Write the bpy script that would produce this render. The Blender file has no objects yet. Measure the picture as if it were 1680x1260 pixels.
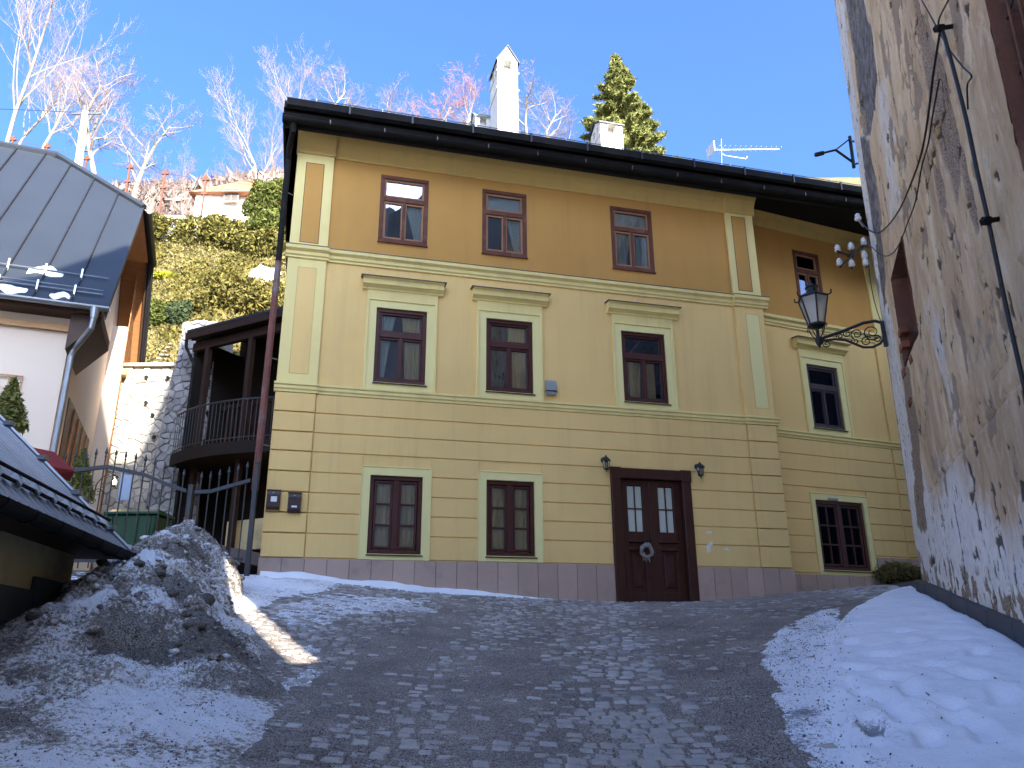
import bpy, bmesh, math, random
import numpy as np
from mathutils import Matrix, Vector
random.seed(7); RNG = np.random.default_rng(7)
sc = bpy.context.scene
COL = sc.collection
# ------------------------------------------------------------------ camera, sky, sun, exposure
PITCH, ROLL, FPX = 0.324913117, -0.006104731, 1300.0
cd = bpy.data.cameras.new('camera'); cam = bpy.data.objects.new('camera', cd); COL.objects.link(cam)
cd.sensor_width = 36.0; cd.lens = FPX/1680*36; cd.clip_start = 0.05; cd.clip_end = 3000
_r = np.array([1, 0, 0.]); _u = np.array([0, -math.sin(PITCH), math.cos(PITCH)]); _f = np.array([0, math.cos(PITCH), math.sin(PITCH)])
_r2 = math.cos(ROLL)*_r+math.sin(ROLL)*_u; _u2 = -math.sin(ROLL)*_r+math.cos(ROLL)*_u
cam.matrix_world = Matrix(((_r2[0], _u2[0], -_f[0], 0), (_r2[1], _u2[1], -_f[1], 0), (_r2[2], _u2[2], -_f[2], 0), (0, 0, 0, 1)))
sc.camera = cam
SUN_AZ, SUN_EL = math.radians(29.7), math.radians(24)      # azimuth measured from straight behind towards the right
SUN = Vector((math.sin(SUN_AZ)*math.cos(SUN_EL), -math.cos(SUN_AZ)*math.cos(SUN_EL), math.sin(SUN_EL)))
w = bpy.data.worlds.new('World'); sc.world = w; w.use_nodes = True
nt = w.node_tree; bg = nt.nodes['Background']
sky = nt.nodes.new('ShaderNodeTexSky'); sky.sky_type = 'NISHITA'; sky.sun_disc = False
sky.sun_elevation = SUN_EL; sky.sun_rotation = math.atan2(SUN.x, SUN.y)
sky.altitude = 0; sky.air_density = 0.8; sky.dust_density = 8.0; sky.ozone_density = 10.0
nt.links.new(sky.outputs[0], bg.inputs[0]); bg.inputs[1].default_value = 0.15
sl = bpy.data.lights.new('sun', 'SUN'); sun = bpy.data.objects.new('sun', sl); COL.objects.link(sun)
sl.energy = 4.6; sl.angle = math.radians(0.53); sl.color = (1.0, 0.93, 0.82)
sun.rotation_euler = (-SUN).to_track_quat('-Z', 'Y').to_euler(); sun.location = (20, -30, 40)
sc.view_settings.view_transform = 'Standard'; sc.view_settings.look = 'None'; sc.view_settings.gamma = 1
sc.view_settings.exposure = 2.28
sc.view_settings.use_curve_mapping = False
sc.cycles.max_bounces = 8

# ------------------------------------------------------------------ helpers
def ray(px, py):
    return _r2*((px-840)/FPX)+_u2*(-(py-630)/FPX)+_f
def at(px, py, Y):
    d = ray(px, py); return d*(Y/d[1])
def h2(ix, iy, seed):
    v = np.sin(ix*127.1+iy*311.7+seed*74.7)*43758.5453
    return v-np.floor(v)
def vn(x, y, seed=0):
    x = np.asarray(x, float); y = np.asarray(y, float)
    ix = np.floor(x); iy = np.floor(y); fx = x-ix; fy = y-iy
    fx = fx*fx*(3-2*fx); fy = fy*fy*(3-2*fy)
    a = h2(ix, iy, seed); b = h2(ix+1, iy, seed); c = h2(ix, iy+1, seed); d = h2(ix+1, iy+1, seed)
    return (a*(1-fx)+b*fx)*(1-fy)+(c*(1-fx)+d*fx)*fy
def fbm(x, y, seed=0, o=4):
    s = 0; a = .5; f = 1
    for i in range(o):
        s = s+a*vn(np.asarray(x)*f, np.asarray(y)*f, seed+i*13); a *= .5; f *= 2.03
    return s/(1-.5**o)          # 0..1
def sstep(a, b, x):
    t = np.clip((x-a)/(b-a), 0, 1); return t*t*(3-2*t)
def tag(o, label=None, cat=None, group=None, kind=None):
    if label: o['label'] = label
    if cat: o['category'] = cat
    if group: o['group'] = group
    if kind: o['kind'] = kind
    return o
def empty(name, loc, label, cat, group=None):
    o = bpy.data.objects.new(name, None); COL.objects.link(o); o.location = loc
    o.empty_display_size = .2
    return tag(o, label, cat, group)
def rootloc(o):
    v = np.zeros(3)
    while o is not None:
        v = v+np.array(o.location); o = o.parent
    return v
class MB:
    def __init__(s): s.v = []; s.f = []
    def add(s, vs, fs):
        b = len(s.v); s.v += [tuple(map(float, p)) for p in vs]; s.f += [tuple(i+b for i in f) for f in fs]; return s
    def quad(s, a, b, c, d): return s.add([a, b, c, d], [(0, 1, 2, 3)])
    def poly(s, pts): return s.add(pts, [tuple(range(len(pts)))])
    def hexa(s, p):      # 8 pts: bottom 0-3, top 4-7
        return s.add(p, [(3, 2, 1, 0), (4, 5, 6, 7), (0, 1, 5, 4), (1, 2, 6, 5), (2, 3, 7, 6), (3, 0, 4, 7)])
    def box(s, c, size, M=None):
        x, y, z = [q/2 for q in size]
        p = [(-x, -y, -z), (x, -y, -z), (x, y, -z), (-x, y, -z), (-x, -y, z), (x, -y, z), (x, y, z), (-x, y, z)]
        if M is not None: p = [tuple(M @ Vector(q)) for q in p]
        return s.hexa([(q[0]+c[0], q[1]+c[1], q[2]+c[2]) for q in p])
    def fbox(s, F, s0, s1, h0, h1, o0, o1, bev=0.0):   # box in a facade frame, o outwards
        if bev <= 0:
            return s.hexa([F(s0, h0, o1), F(s1, h0, o1), F(s1, h0, o0), F(s0, h0, o0), F(s0, h1, o1), F(s1, h1, o1), F(s1, h1, o0), F(s0, h1, o0)])
        b = bev
        v = [F(s0, h0, o0), F(s1, h0, o0), F(s1, h1, o0), F(s0, h1, o0),
             F(s0, h0, o1-b), F(s1, h0, o1-b), F(s1, h1, o1-b), F(s0, h1, o1-b),
             F(s0+b, h0+b, o1), F(s1-b, h0+b, o1), F(s1-b, h1-b, o1), F(s0+b, h1-b, o1)]
        f = [(8, 9, 10, 11), (4, 5, 9, 8), (5, 6, 10, 9), (6, 7, 11, 10), (7, 4, 8, 11), (0, 1, 5, 4), (1, 2, 6, 5), (2, 3, 7, 6), (3, 0, 4, 7), (3, 2, 1, 0)]
        return s.add(v, f)
    def prof(s, F, s0, s1, pts, cap=True):   # extrude profile [(o,h)...] along s
        n = len(pts)
        v = [F(s0, h, o) for o, h in pts]+[F(s1, h, o) for o, h in pts]
        f = [(i, (i+1) % n, n+(i+1) % n, n+i) for i in range(n)]
        if cap: f += [tuple(range(n))[::-1], tuple(range(n, 2*n))]
        return s.add(v, f)
    def tube(s, pts, r, n=8, cap=True):
        pts = [Vector(p) for p in pts]; m = len(pts)
        rr = r if isinstance(r, (list, tuple)) else [r]*m
        vs = []; up = None
        for i, p in enumerate(pts):
            d = (pts[min(i+1, m-1)]-pts[max(i-1, 0)]); d = d.normalized() if d.length > 1e-9 else Vector((0, 0, 1))
            if up is None:
                a = Vector((0, 0, 1)) if abs(d.z) < .9 else Vector((1, 0, 0)); u = d.cross(a).normalized()
            else:
                u = (up-d*up.dot(d)); u = u.normalized() if u.length > 1e-6 else d.orthogonal().normalized()
            up = u; q = d.cross(u)
            for k in range(n):
                a = 2*math.pi*k/n; vs.append(p+(u*math.cos(a)+q*math.sin(a))*rr[i])
        fs = [(i*n+k, i*n+(k+1) % n, (i+1)*n+(k+1) % n, (i+1)*n+k) for i in range(m-1) for k in range(n)]
        if cap: fs += [tuple(range(n))[::-1], tuple(range((m-1)*n, m*n))]
        return s.add(vs, fs)
    def lathe(s, c, prof, n=16, M=None):     # prof [(r,z)]
        vs = []
        for r, z in prof:
            for k in range(n):
                a = 2*math.pi*k/n; q = Vector((r*math.cos(a), r*math.sin(a), z))
                if M is not None: q = M @ q
                vs.append((q.x+c[0], q.y+c[1], q.z+c[2]))
        m = len(prof)
        fs = [(i*n+k, i*n+(k+1) % n, (i+1)*n+(k+1) % n, (i+1)*n+k) for i in range(m-1) for k in range(n)]
        fs += [tuple(range(n))[::-1], tuple(range((m-1)*n, m*n))]
        return s.add(vs, fs)
    def build(s, name, mat, parent=None, smooth=False, bevel=0, kind=None, label=None):
        L = rootloc(parent)
        me = bpy.data.meshes.new(name)
        v = np.array(s.v, float).reshape(-1, 3)-L
        me.from_pydata(v.tolist(), [], s.f); me.update()
        if mat is not None: me.materials.append(mat)
        if smooth: me.polygons.foreach_set('use_smooth', [True]*len(me.polygons))
        o = bpy.data.objects.new(name, me); COL.objects.link(o)
        if parent is not None: o.parent = parent
        if bevel:
            b = o.modifiers.new('bevel', 'BEVEL'); b.width = bevel; b.segments = 2; b.limit_method = 'ANGLE'; b.angle_limit = math.radians(40)
        if kind: o['kind'] = kind
        if label: o['label'] = label
        return o
def fixnormals(o):
    bm = bmesh.new(); bm.from_mesh(o.data); bmesh.ops.recalc_face_normals(bm, faces=bm.faces); bm.to_mesh(o.data); bm.free(); return o
def npmesh(name, V, Fq, mat, parent=None, smooth=True, attr=None, kind=None):
    """V (n,3), Fq (m,k) numpy"""
    L = rootloc(parent); V = np.asarray(V, np.float32)-np.asarray(L, np.float32)
    me = bpy.data.meshes.new(name); k = Fq.shape[1]
    me.vertices.add(len(V)); me.vertices.foreach_set('co', V.ravel())
    me.loops.add(Fq.size); me.loops.foreach_set('vertex_index', Fq.astype(np.int32).ravel())
    me.polygons.add(len(Fq)); me.polygons.foreach_set('loop_start', np.arange(0, Fq.size, k, dtype=np.int32))
    me.polygons.foreach_set('loop_total', np.full(len(Fq), k, np.int32))
    me.update(calc_edges=True)
    if smooth: me.polygons.foreach_set('use_smooth', np.ones(len(Fq), bool))
    if attr is not None:
        for an, av in attr.items():
            a = me.attributes.new(an, 'FLOAT', 'POINT'); a.data.foreach_set('value', np.asarray(av, np.float32).ravel())
    me.materials.append(mat); me.validate()
    o = bpy.data.objects.new(name, me); COL.objects.link(o)
    if parent is not None: o.parent = parent
    if kind: o['kind'] = kind
    return o
def gridmesh(name, X, Y, Z, mat, mask=None, **kw):
    ny, nx = X.shape; idx = np.arange(nx*ny).reshape(ny, nx)
    q = np.stack([idx[:-1, :-1], idx[:-1, 1:], idx[1:, 1:], idx[1:, :-1]], -1).reshape(-1, 4)
    if mask is not None:
        m = mask.ravel(); q = q[(m[q]).any(1)]
    V = np.stack([X, Y, Z], -1).reshape(-1, 3)
    used = np.unique(q); rem = np.full(len(V), -1); rem[used] = np.arange(len(used))
    if kw.get('attr'): kw['attr'] = {k: np.asarray(v).ravel()[used] for k, v in kw['attr'].items()}
    return npmesh(name, V[used], rem[q], mat, **kw)
def frame(yaw, Dn):
    t = (math.cos(yaw), math.sin(yaw)); n = (-math.sin(yaw), math.cos(yaw))
    return lambda s, h, o=0.0: (s*t[0]+(Dn-o)*n[0], s*t[1]+(Dn-o)*n[1], h)

# ------------------------------------------------------------------ materials
def newmat(name):
    m = bpy.data.materials.new(name); m.use_nodes = True; return m, m.node_tree, m.node_tree.nodes['Principled BSDF']
def N(nt, typ, **kw):
    n = nt.nodes.new(typ)
    for k, v in kw.items():
        if k.startswith('_'): setattr(n, k[1:], v)
        else: n.inputs[k.replace('__', ' ')].default_value = v
    return n
def ramp(nt, fac, stops, interp='LINEAR'):
    r = nt.nodes.new('ShaderNodeValToRGB'); r.color_ramp.interpolation = interp
    e = r.color_ramp.elements
    while len(e) < len(stops): e.new(.5)
    for i, (p, c) in enumerate(stops):
        e[i].position = p; e[i].color = (c[0], c[1], c[2], 1) if hasattr(c, '__len__') else (c, c, c, 1)
    nt.links.new(fac, r.inputs[0]); return r
def mix(nt, fac, a, b, mode='MIX'):
    m = nt.nodes.new('ShaderNodeMix'); m.data_type = 'RGBA'; m.blend_type = mode
    for s, v in ((m.inputs[0], fac), (m.inputs[6], a), (m.inputs[7], b)):
        if hasattr(v, 'is_linked') or isinstance(v, bpy.types.NodeSocket): nt.links.new(v, s)
        elif hasattr(v, '__len__'): s.default_value = (v[0], v[1], v[2], 1)
        else: s.default_value = v
    return m.outputs[2]
def coords(nt, scale=(1, 1, 1), kind='Object'):
    tc = nt.nodes.new('ShaderNodeTexCoord'); mp = nt.nodes.new('ShaderNodeMapping'); mp.inputs['Scale'].default_value = scale
    nt.links.new(tc.outputs[kind], mp.inputs[0]); return mp.outputs[0]
def noise(nt, vec, scale, detail=4, rough=.55, dist=0):
    n = nt.nodes.new('ShaderNodeTexNoise'); n.inputs['Scale'].default_value = scale; n.inputs['Detail'].default_value = detail
    n.inputs['Roughness'].default_value = rough; n.inputs['Distortion'].default_value = dist
    nt.links.new(vec, n.inputs['Vector']); return n.outputs[0]
def bump(nt, p, height, strength=.3, dist=.01):
    b = nt.nodes.new('ShaderNodeBump'); b.inputs['Strength'].default_value = strength; b.inputs['Distance'].default_value = dist
    nt.links.new(height, b.inputs['Height']); nt.links.new(b.outputs[0], p.inputs['Normal']); return b
def scl(c, k): return tuple(min(1, x*k) for x in c)
def surf(name, c, rough=.8, var=.12, scale=2.0, fine=40, bstr=.25, bdist=.006, metal=0, dirt=None, dirtscale=.6, dirtamt=(.52, .75), stretch=(1, 1, 1), spec=.3, rand=0.0, streak=None):
    m, nt, p = newmat(name)
    v = coords(nt, stretch); a = noise(nt, v, scale, 5); b = noise(nt, v, fine, 3)
    r = ramp(nt, a, [(.3, scl(c, 1-var)), (.7, scl(c, 1+var))])
    col = mix(nt, .35, r.outputs[0], ramp(nt, b, [(.3, scl(c, 1-var*1.3)), (.7, scl(c, 1+var))]).outputs[0])
    if dirt is not None:
        d = noise(nt, v, dirtscale, 8, .65); col = mix(nt, ramp(nt, d, [(dirtamt[0], 0.), (dirtamt[1], 1.)]).outputs[0], col, dirt)
    if streak is not None:
        sv = coords(nt, (2.6, 2.6, .16)); d = noise(nt, sv, 1.6, 7, .62, .3); col = mix(nt, ramp(nt, d, [(.50, 0.), (.72, streak[1])]).outputs[0], col, streak[0])
        sb = noise(nt, v, .33, 5, .6, .5); col = mix(nt, ramp(nt, sb, [(.48, 0.), (.66, streak[1]*.8)]).outputs[0], col, scl(c, 1.12))
    if rand:
        oi = nt.nodes.new('ShaderNodeObjectInfo')
        col = mix(nt, 1.0, col, ramp(nt, oi.outputs['Random'], [(0, 1-rand), (1, 1+0*rand)]).outputs[0], 'MULTIPLY')
    nt.links.new(col, p.inputs['Base Color']); p.inputs['Roughness'].default_value = rough; p.inputs['Metallic'].default_value = metal
    p.inputs['Specular IOR Level'].default_value = spec
    if bstr: bump(nt, p, b, bstr, bdist)
    return m
def glassmat(name, tint=(.8, .85, .85), k=1.3):
    m = bpy.data.materials.new(name); m.use_nodes = True; nt = m.node_tree; nt.nodes.clear()
    out = nt.nodes.new('ShaderNodeOutputMaterial'); t = nt.nodes.new('ShaderNodeBsdfTransparent'); t.inputs[0].default_value = (*tint, 1)
    g = nt.nodes.new('ShaderNodeBsdfGlossy'); g.inputs['Roughness'].default_value = .015; g.inputs[0].default_value = (.62, .76, 1.0, 1)  # blue tint put into the reflections, like clear sky
    fr = nt.nodes.new('ShaderNodeFresnel'); fr.inputs[0].default_value = 1.55
    mu = nt.nodes.new('ShaderNodeMath'); mu.operation = 'MULTIPLY_ADD'; mu.inputs[1].default_value = k; mu.inputs[2].default_value = .06; mu.use_clamp = True
    v = coords(nt); nz = noise(nt, v, 1.6, 1); b = nt.nodes.new('ShaderNodeBump'); b.inputs['Strength'].default_value = .04; b.inputs['Distance'].default_value = .05
    nt.links.new(nz, b.inputs['Height']); nt.links.new(b.outputs[0], g.inputs['Normal'])
    nt.links.new(fr.outputs[0], mu.inputs[0]); mx = nt.nodes.new('ShaderNodeMixShader')
    nt.links.new(mu.outputs[0], mx.inputs[0]); nt.links.new(t.outputs[0], mx.inputs[1]); nt.links.new(g.outputs[0], mx.inputs[2]); nt.links.new(mx.outputs[0], out.inputs[0]); return m
def emit(name, c, st):
    m, nt, p = newmat(name); p.inputs['Emission Color'].default_value = (*c, 1); p.inputs['Emission Strength'].default_value = st; p.inputs['Base Color'].default_value = (*c, 1); return m
M = {}
M['ochre3'] = surf('plaster_ochre', (.51, .27, .068), .9, .07, .7, 60, .35, .004, dirt=(.44, .235, .062), dirtscale=.5, dirtamt=(.5, .8), streak=((.40, .22, .07), .45))
M['yellow'] = surf('plaster_yellow', (.77, .525, .195), .9, .06, .6, 60, .35, .004, dirt=(.70, .46, .17), dirtscale=.45, dirtamt=(.5, .8), streak=((.56, .38, .16), .45))
M['trim'] = surf('plaster_pale_trim', (.77, .63, .255), .9, .06, .8, 60, .3, .004, dirt=(.68, .54, .21), dirtscale=.9, dirtamt=(.55, .8), streak=((.55, .46, .21), .45))
M['trimgreen'] = surf('plaster_pale_green', (.77, .67, .29), .9, .05, .8, 60, .3, .003)
M['olive'] = surf('plaster_eave_moulding', (.60, .42, .14), .9, .08, .6, 50, .3, .004, dirt=(.40, .31, .12), dirtscale=.6, streak=((.40, .29, .11), .45))
M['plinth'] = surf('plinth_tile', (.46, .325, .25), .75, .07, 3, 90, .35, .003, dirt=(.25, .2, .2), dirtscale=2.2, dirtamt=(.55, .85), rand=.16)
M['grout'] = surf('grout', (.12, .10, .10), .95)
M['maroon'] = surf('window_maroon', (.055, .011, .006), .5, .25, 3, 60, .12, .002, spec=.4)
M['maroon_red'] = surf('window_red_edge', (.14, .025, .018), .5, .2)
M['brownframe'] = surf('window_old_brown', (.115, .04, .022), .7, .25, 5, 70, .5, .004, dirt=(.2, .1, .06), dirtscale=3)
M['orangewood'] = surf('window_inner_wood', (.32, .16, .08), .7, .2, 5)
M['sillmetal'] = surf('sill_metal', (.05, .035, .035), .45, .2, 4, metal=.4)
M['flash'] = surf('flashing_metal', (.11, .10, .10), .5, .2, 4, metal=.6)
M['glass'] = glassmat('window_glass')
M['curtain'] = surf('curtain_beige', (.92, .62, .28), .95, .12, 4, 90, .3)
M['curtainwhite'] = surf('curtain_white', (.66, .64, .55), .95, .08, 4, 90, .3)
M['blind'] = surf('roller_blind', (.70, .66, .58), .9, .06, 3, 80, .1)
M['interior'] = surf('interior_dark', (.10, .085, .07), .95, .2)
M['black'] = surf('black_metal', (.012, .012, .014), .45, .3, 8, 60, .2, .002, spec=.4)
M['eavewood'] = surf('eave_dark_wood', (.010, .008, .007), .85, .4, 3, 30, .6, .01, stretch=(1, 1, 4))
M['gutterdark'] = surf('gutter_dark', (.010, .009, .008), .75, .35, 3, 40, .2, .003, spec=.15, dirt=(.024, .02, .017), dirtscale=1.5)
M['zinc'] = surf('zinc_pipe', (.28, .30, .32), .36, .16, 3, 40, .1, .003, metal=.8)
M['redpipe'] = surf('pipe_faded_red', (.16, .055, .04), .6, .35, 4, 40, .3, .003, dirt=(.16, .14, .13), dirtscale=2, dirtamt=(.5, .65))
M['chimwhite'] = surf('chimney_white', (.74, .71, .64), .9, .06, 2, 40, .4, .006, dirt=(.5, .46, .4), dirtscale=1.6, dirtamt=(.58, .85))
M['rooftile'] = surf('roof_shingle', (.055, .045, .04), .85, .3, 6, 40, .5, .01)
M['copper'] = surf('chimney_cap_green', (.16, .26, .19), .6, .2, 3)
M['snow'] = None
M['doorwood'] = surf('door_wood', (.045, .010, .004), .38, .28, 2.5, 40, .25, .003, stretch=(6, 6, 1), spec=.45)
M['frosted'] = surf('door_pale_glass', (.47, .50, .42), .25, .08, 2, 30, .1, spec=.5)
M['twig'] = surf('wreath_twigs', (.34, .30, .27), .9, .3, 20)
M['ventgrey'] = surf('vent_grey', (.26, .29, .28), .5, .08, 4, 60, .1)
M['mailbrown'] = surf('mailbox_brown', (.035, .016, .013), .45, .2, 5, spec=.4)
M['paper'] = surf('paper_label', (.72, .72, .70), .8, .05)
M['brass'] = surf('brass', (.45, .33, .12), .35, .1, 5, metal=.9)
M['whitecer'] = surf('white_ceramic', (.70, .70, .68), .25, .1, 9, spec=.6)
M['bulbglass'] = glassmat('lantern_glass', (.75, .8, .78), 1.0)
def milky():
    m, nt, p = newmat('milky_glass'); p.inputs['Base Color'].default_value = (.85, .84, .76, 1); p.inputs['Roughness'].default_value = .25
    t = nt.nodes.new('ShaderNodeBsdfTransparent'); tr = nt.nodes.new('ShaderNodeBsdfTranslucent'); tr.inputs[0].default_value = (.8, .8, .74, 1); a = nt.nodes.new('ShaderNodeMixShader'); b = nt.nodes.new('ShaderNodeMixShader')
    a.inputs[0].default_value = .5; b.inputs[0].default_value = .35; nt.links.new(p.outputs[0], a.inputs[1]); nt.links.new(tr.outputs[0], a.inputs[2]); nt.links.new(a.outputs[0], b.inputs[1]); nt.links.new(t.outputs[0], b.inputs[2]); nt.links.new(b.outputs[0], nt.nodes['Material Output'].inputs[0]); return m
M['milky'] = milky()
# ------------------------------------------------------------------ ground surface (thin plate through surveyed heights, eye level = 0)
YAW = 0.256031114; DM = 14.5*math.cos(YAW); F = frame(YAW, DM)
YW = math.radians(22.3); DW = 13.302; FW = frame(YW, DW)
FACG = [(-.68, 1.19), (.27, 1.15), (1.29, 1.06), (2.55, .97), (3.87, .90), (5.6, .84), (7.24, .86), (8.22, .93), (9.4, 1.05)]
GP = [(0, 0, -1.6), (0, 2.5, -1.12), (0, 5, -.66), (0, 7, -.32), (0, 9, .02), (0, 12, .47), (2.5, 5, -.68), (2.5, 9, .0), (-2, 5, -.5), (-2.2, 8, 0.02), (-4.4, 7.2, .28), (-4.3, 10.5, .72),
      (-5.5, 13, 1.22), (-8, 15, 1.5), (4.2, 6.7, -.12), (5.6, 10.5, .48), (6.3, 12.5, .78), (3.2, 11.5, .42), (-3, 3, -.75), (2, 1, -1.42), (0, -6, -2.5), (-7, -6, -2.1), (7, -6, -2.5), (-10, 20, 1.8), (-13, 9, .9), (13, 22, 2.1), (15, 10, 1.2), (0, 20, 1.3), (-5, -14, -3), (6, -14, -3.3)]
GP += [(*F(s, 0, 0)[:2], h) for s, h in FACG]+[(*FW(s, 0, 0)[:2], h) for s, h in ((11.8, 1.09), (13.2, 1.24), (14.3, 1.40), (15.1, 1.56))]
GP = np.array(GP)
def _U(r2): return np.where(r2 > 0, r2*np.log(r2+1e-12), 0)
_n = len(GP); _K = _U(((GP[:, None, :2]-GP[None, :, :2])**2).sum(-1))+np.eye(_n)*.15
_P = np.concatenate([np.ones((_n, 1)), GP[:, :2]], 1)
_A = np.zeros((_n+3, _n+3)); _A[:_n, :_n] = _K; _A[:_n, _n:] = _P; _A[_n:, :_n] = _P.T
_W = np.linalg.solve(_A, np.concatenate([GP[:, 2], np.zeros(3)]))
def G(x, y):
    x = np.asarray(x, float); y = np.asarray(y, float); sh = x.shape
    q = np.stack([x.ravel(), y.ravel()], 1); out = np.zeros(len(q))
    for i in range(0, len(q), 20000):
        b = q[i:i+20000]; out[i:i+20000] = _U(((b[:, None]-GP[None, :, :2])**2).sum(-1))@_W[:_n]+_W[_n]+b@_W[_n+1:]
    return out.reshape(sh)
def g1(x, y): return float(G(np.array([x]), np.array([y]))[0])
def gnd(px, py, lift=0.0):
    d = ray(px, py)
    ks = np.arange(2.0, 20, .02); pts = d[None]*(ks/d[1])[:, None]; below = pts[:, 2] < G(pts[:, 0], pts[:, 1])+lift
    i = np.argmax(below) if below.any() else len(ks)-1
    return pts[i][:2]

# ------------------------------------------------------------------ main yellow house
ML = F(4.3, .9, -4)
house = empty('town_house', ML, 'yellow three-storey town house with pale trim and dark eaves facing the cobbled lane', 'house')
def wallholes(mb, F, s0, s1, h0, h1, holes, o=0.0, rev=.22):
    S = sorted({s0, s1, *[v for a in holes for v in a[:2]]}); H = sorted({h0, h1, *[v for a in holes for v in a[2:4]]})
    S = [v for v in S if s0 <= v <= s1]; H = [v for v in H if h0 <= v <= h1]
    for i in range(len(S)-1):
        for j in range(len(H)-1):
            cs, ch = (S[i]+S[i+1])/2, (H[j]+H[j+1])/2
            if any(a[0] < cs < a[1] and a[2] < ch < a[3] for a in holes): continue
            mb.quad(F(S[i], H[j], o), F(S[i+1], H[j], o), F(S[i+1], H[j+1], o), F(S[i], H[j+1], o))
    for a in holes:
        b = [v for v in (max(a[0], s0), min(a[1], s1), max(a[2], h0), min(a[3], h1))]
        if b[0] >= b[1] or b[2] >= b[3]: continue
        c = [(b[0], b[2]), (b[1], b[2]), (b[1], b[3]), (b[0], b[3])]
        for k in range(4):
            p, q = c[k], c[(k+1) % 4]
            mb.quad(F(p[0], p[1], o), F(q[0], q[1], o), F(q[0], q[1], o-rev), F(p[0], p[1], o-rev))
# openings (s0,s1,h0,h1)
W3 = [(.97, 1.94, 7.63, 9.14), (3.06, 4.01, 7.63, 9.13), (5.885, 6.85, 7.64, 9.14)]
W2 = [(1.02, 1.985, 4.72, 6.215), (3.155, 4.10, 4.71, 6.215), (5.985, 6.955, 4.71, 6.225)]
W1 = [(1.065, 2.0, 1.60, 2.975), (3.17, 4.085, 1.61, 2.985)]
DOOR = (5.61, 7.27, .80, 3.335)
WW3 = [(12.80, 13.60, 7.70, 9.18)]; WW2 = [(12.76, 13.68, 4.72, 6.23)]; WW1 = [(12.50, 13.85, 1.58, 3.065)]
SL, SR = -.68, 9.33
mb = MB(); wallholes(mb, F, SL, SR, .4, 7.2, W2+W1+[DOOR]); mb.build('wall', M['yellow'], house, label='lower facade plaster, warm yellow')
mb = MB(); wallholes(mb, F, SL, SR, 7.2, 9.95, W3); mb.build('wall', M['ochre3'], house, label='upper storey plaster, deeper ochre')
WS0, WS1 = 10.6, 17.5
mb = MB(); wallholes(mb, FW, WS0, WS1, .4, 7.2, WW2+WW1); mb.build('wall', M['yellow'], house, label='set-back wing facade, yellow')
mb = MB(); wallholes(mb, FW, WS0, WS1, 7.2, 10.05, WW3); mb.build('wall', M['ochre3'], house, label='set-back wing upper storey, ochre')
mb = MB()      # side, back and return walls
DEP = 11.5
mb.quad(F(SL, .4, 0), F(SL, 9.95, 0), F(SL, 9.95, -DEP), F(SL, .4, -DEP))
mb.quad(F(SL, .4, -DEP), F(SL, 9.95, -DEP), F(17, 9.95, -DEP), F(17, .4, -DEP))
mb.quad(F(SR, .4, 0), F(SR, 9.95, 0), F(SR, 9.95, -1.15), F(SR, .4, -1.15))
e = FW(WS1, 0, 0); mb.quad(FW(WS1, .4, 0), FW(WS1, 9.95, 0), F(17, 9.95, -DEP), F(17, .4, -DEP))
mb.build('side_wall', M['yellow'], house)
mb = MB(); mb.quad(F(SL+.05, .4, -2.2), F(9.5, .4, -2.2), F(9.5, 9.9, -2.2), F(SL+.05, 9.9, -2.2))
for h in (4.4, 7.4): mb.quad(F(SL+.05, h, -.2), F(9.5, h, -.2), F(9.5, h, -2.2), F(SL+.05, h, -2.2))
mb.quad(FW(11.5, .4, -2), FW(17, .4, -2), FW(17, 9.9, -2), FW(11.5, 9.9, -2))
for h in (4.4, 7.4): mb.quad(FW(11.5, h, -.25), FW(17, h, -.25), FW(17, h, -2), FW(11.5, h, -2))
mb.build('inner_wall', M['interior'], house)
# rusticated blocks
BANDS = [1.50, 1.91, 2.26, 2.61, 2.97, 3.33, 3.68, 4.04, 4.40]
def bandsplit(s0, s1, h0, h1, blocks):
    segs = [(s0, s1)]
    for b in blocks:
        if b[3] <= h0+.05 or b[2] >= h1-.02: continue
        ns = []
        for a, c in segs:
            if b[1] <= a or b[0] >= c: ns.append((a, c)); continue
            if b[0]-a > .03: ns.append((a, b[0]))
            if c-b[1] > .03: ns.append((b[1], c))
        segs = ns
    return segs
SUR1 = [(a-.14, b+.14, c-.1, d+.14) for a, b, c, d in W1]
def rust(F, s0, s1, blocks, o, bands=BANDS):
    for i in range(len(bands)-1):
        for a, c in bandsplit(s0, s1, bands[i], bands[i+1], blocks):
            MB().fbox(F, a+.006, c-.006, bands[i]+.011, bands[i+1]-.011, -.01, o, .008).build('rusticated_block', M['yellow'], house)
rust(F, .03, 8.65, SUR1+[(DOOR[0], DOOR[1], .5, 3.34)], .022)
rust(F, SL, .03, [], .05); rust(F, 8.65, SR, [], .05)
SUR1W = [(a-.12, b+.13, c-.12, d+.14) for a, b, c, d in WW1]
rust(FW, 11.35, 14.95, SUR1W, .02); rust(FW, 14.98, 17.3, [], .035)
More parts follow.
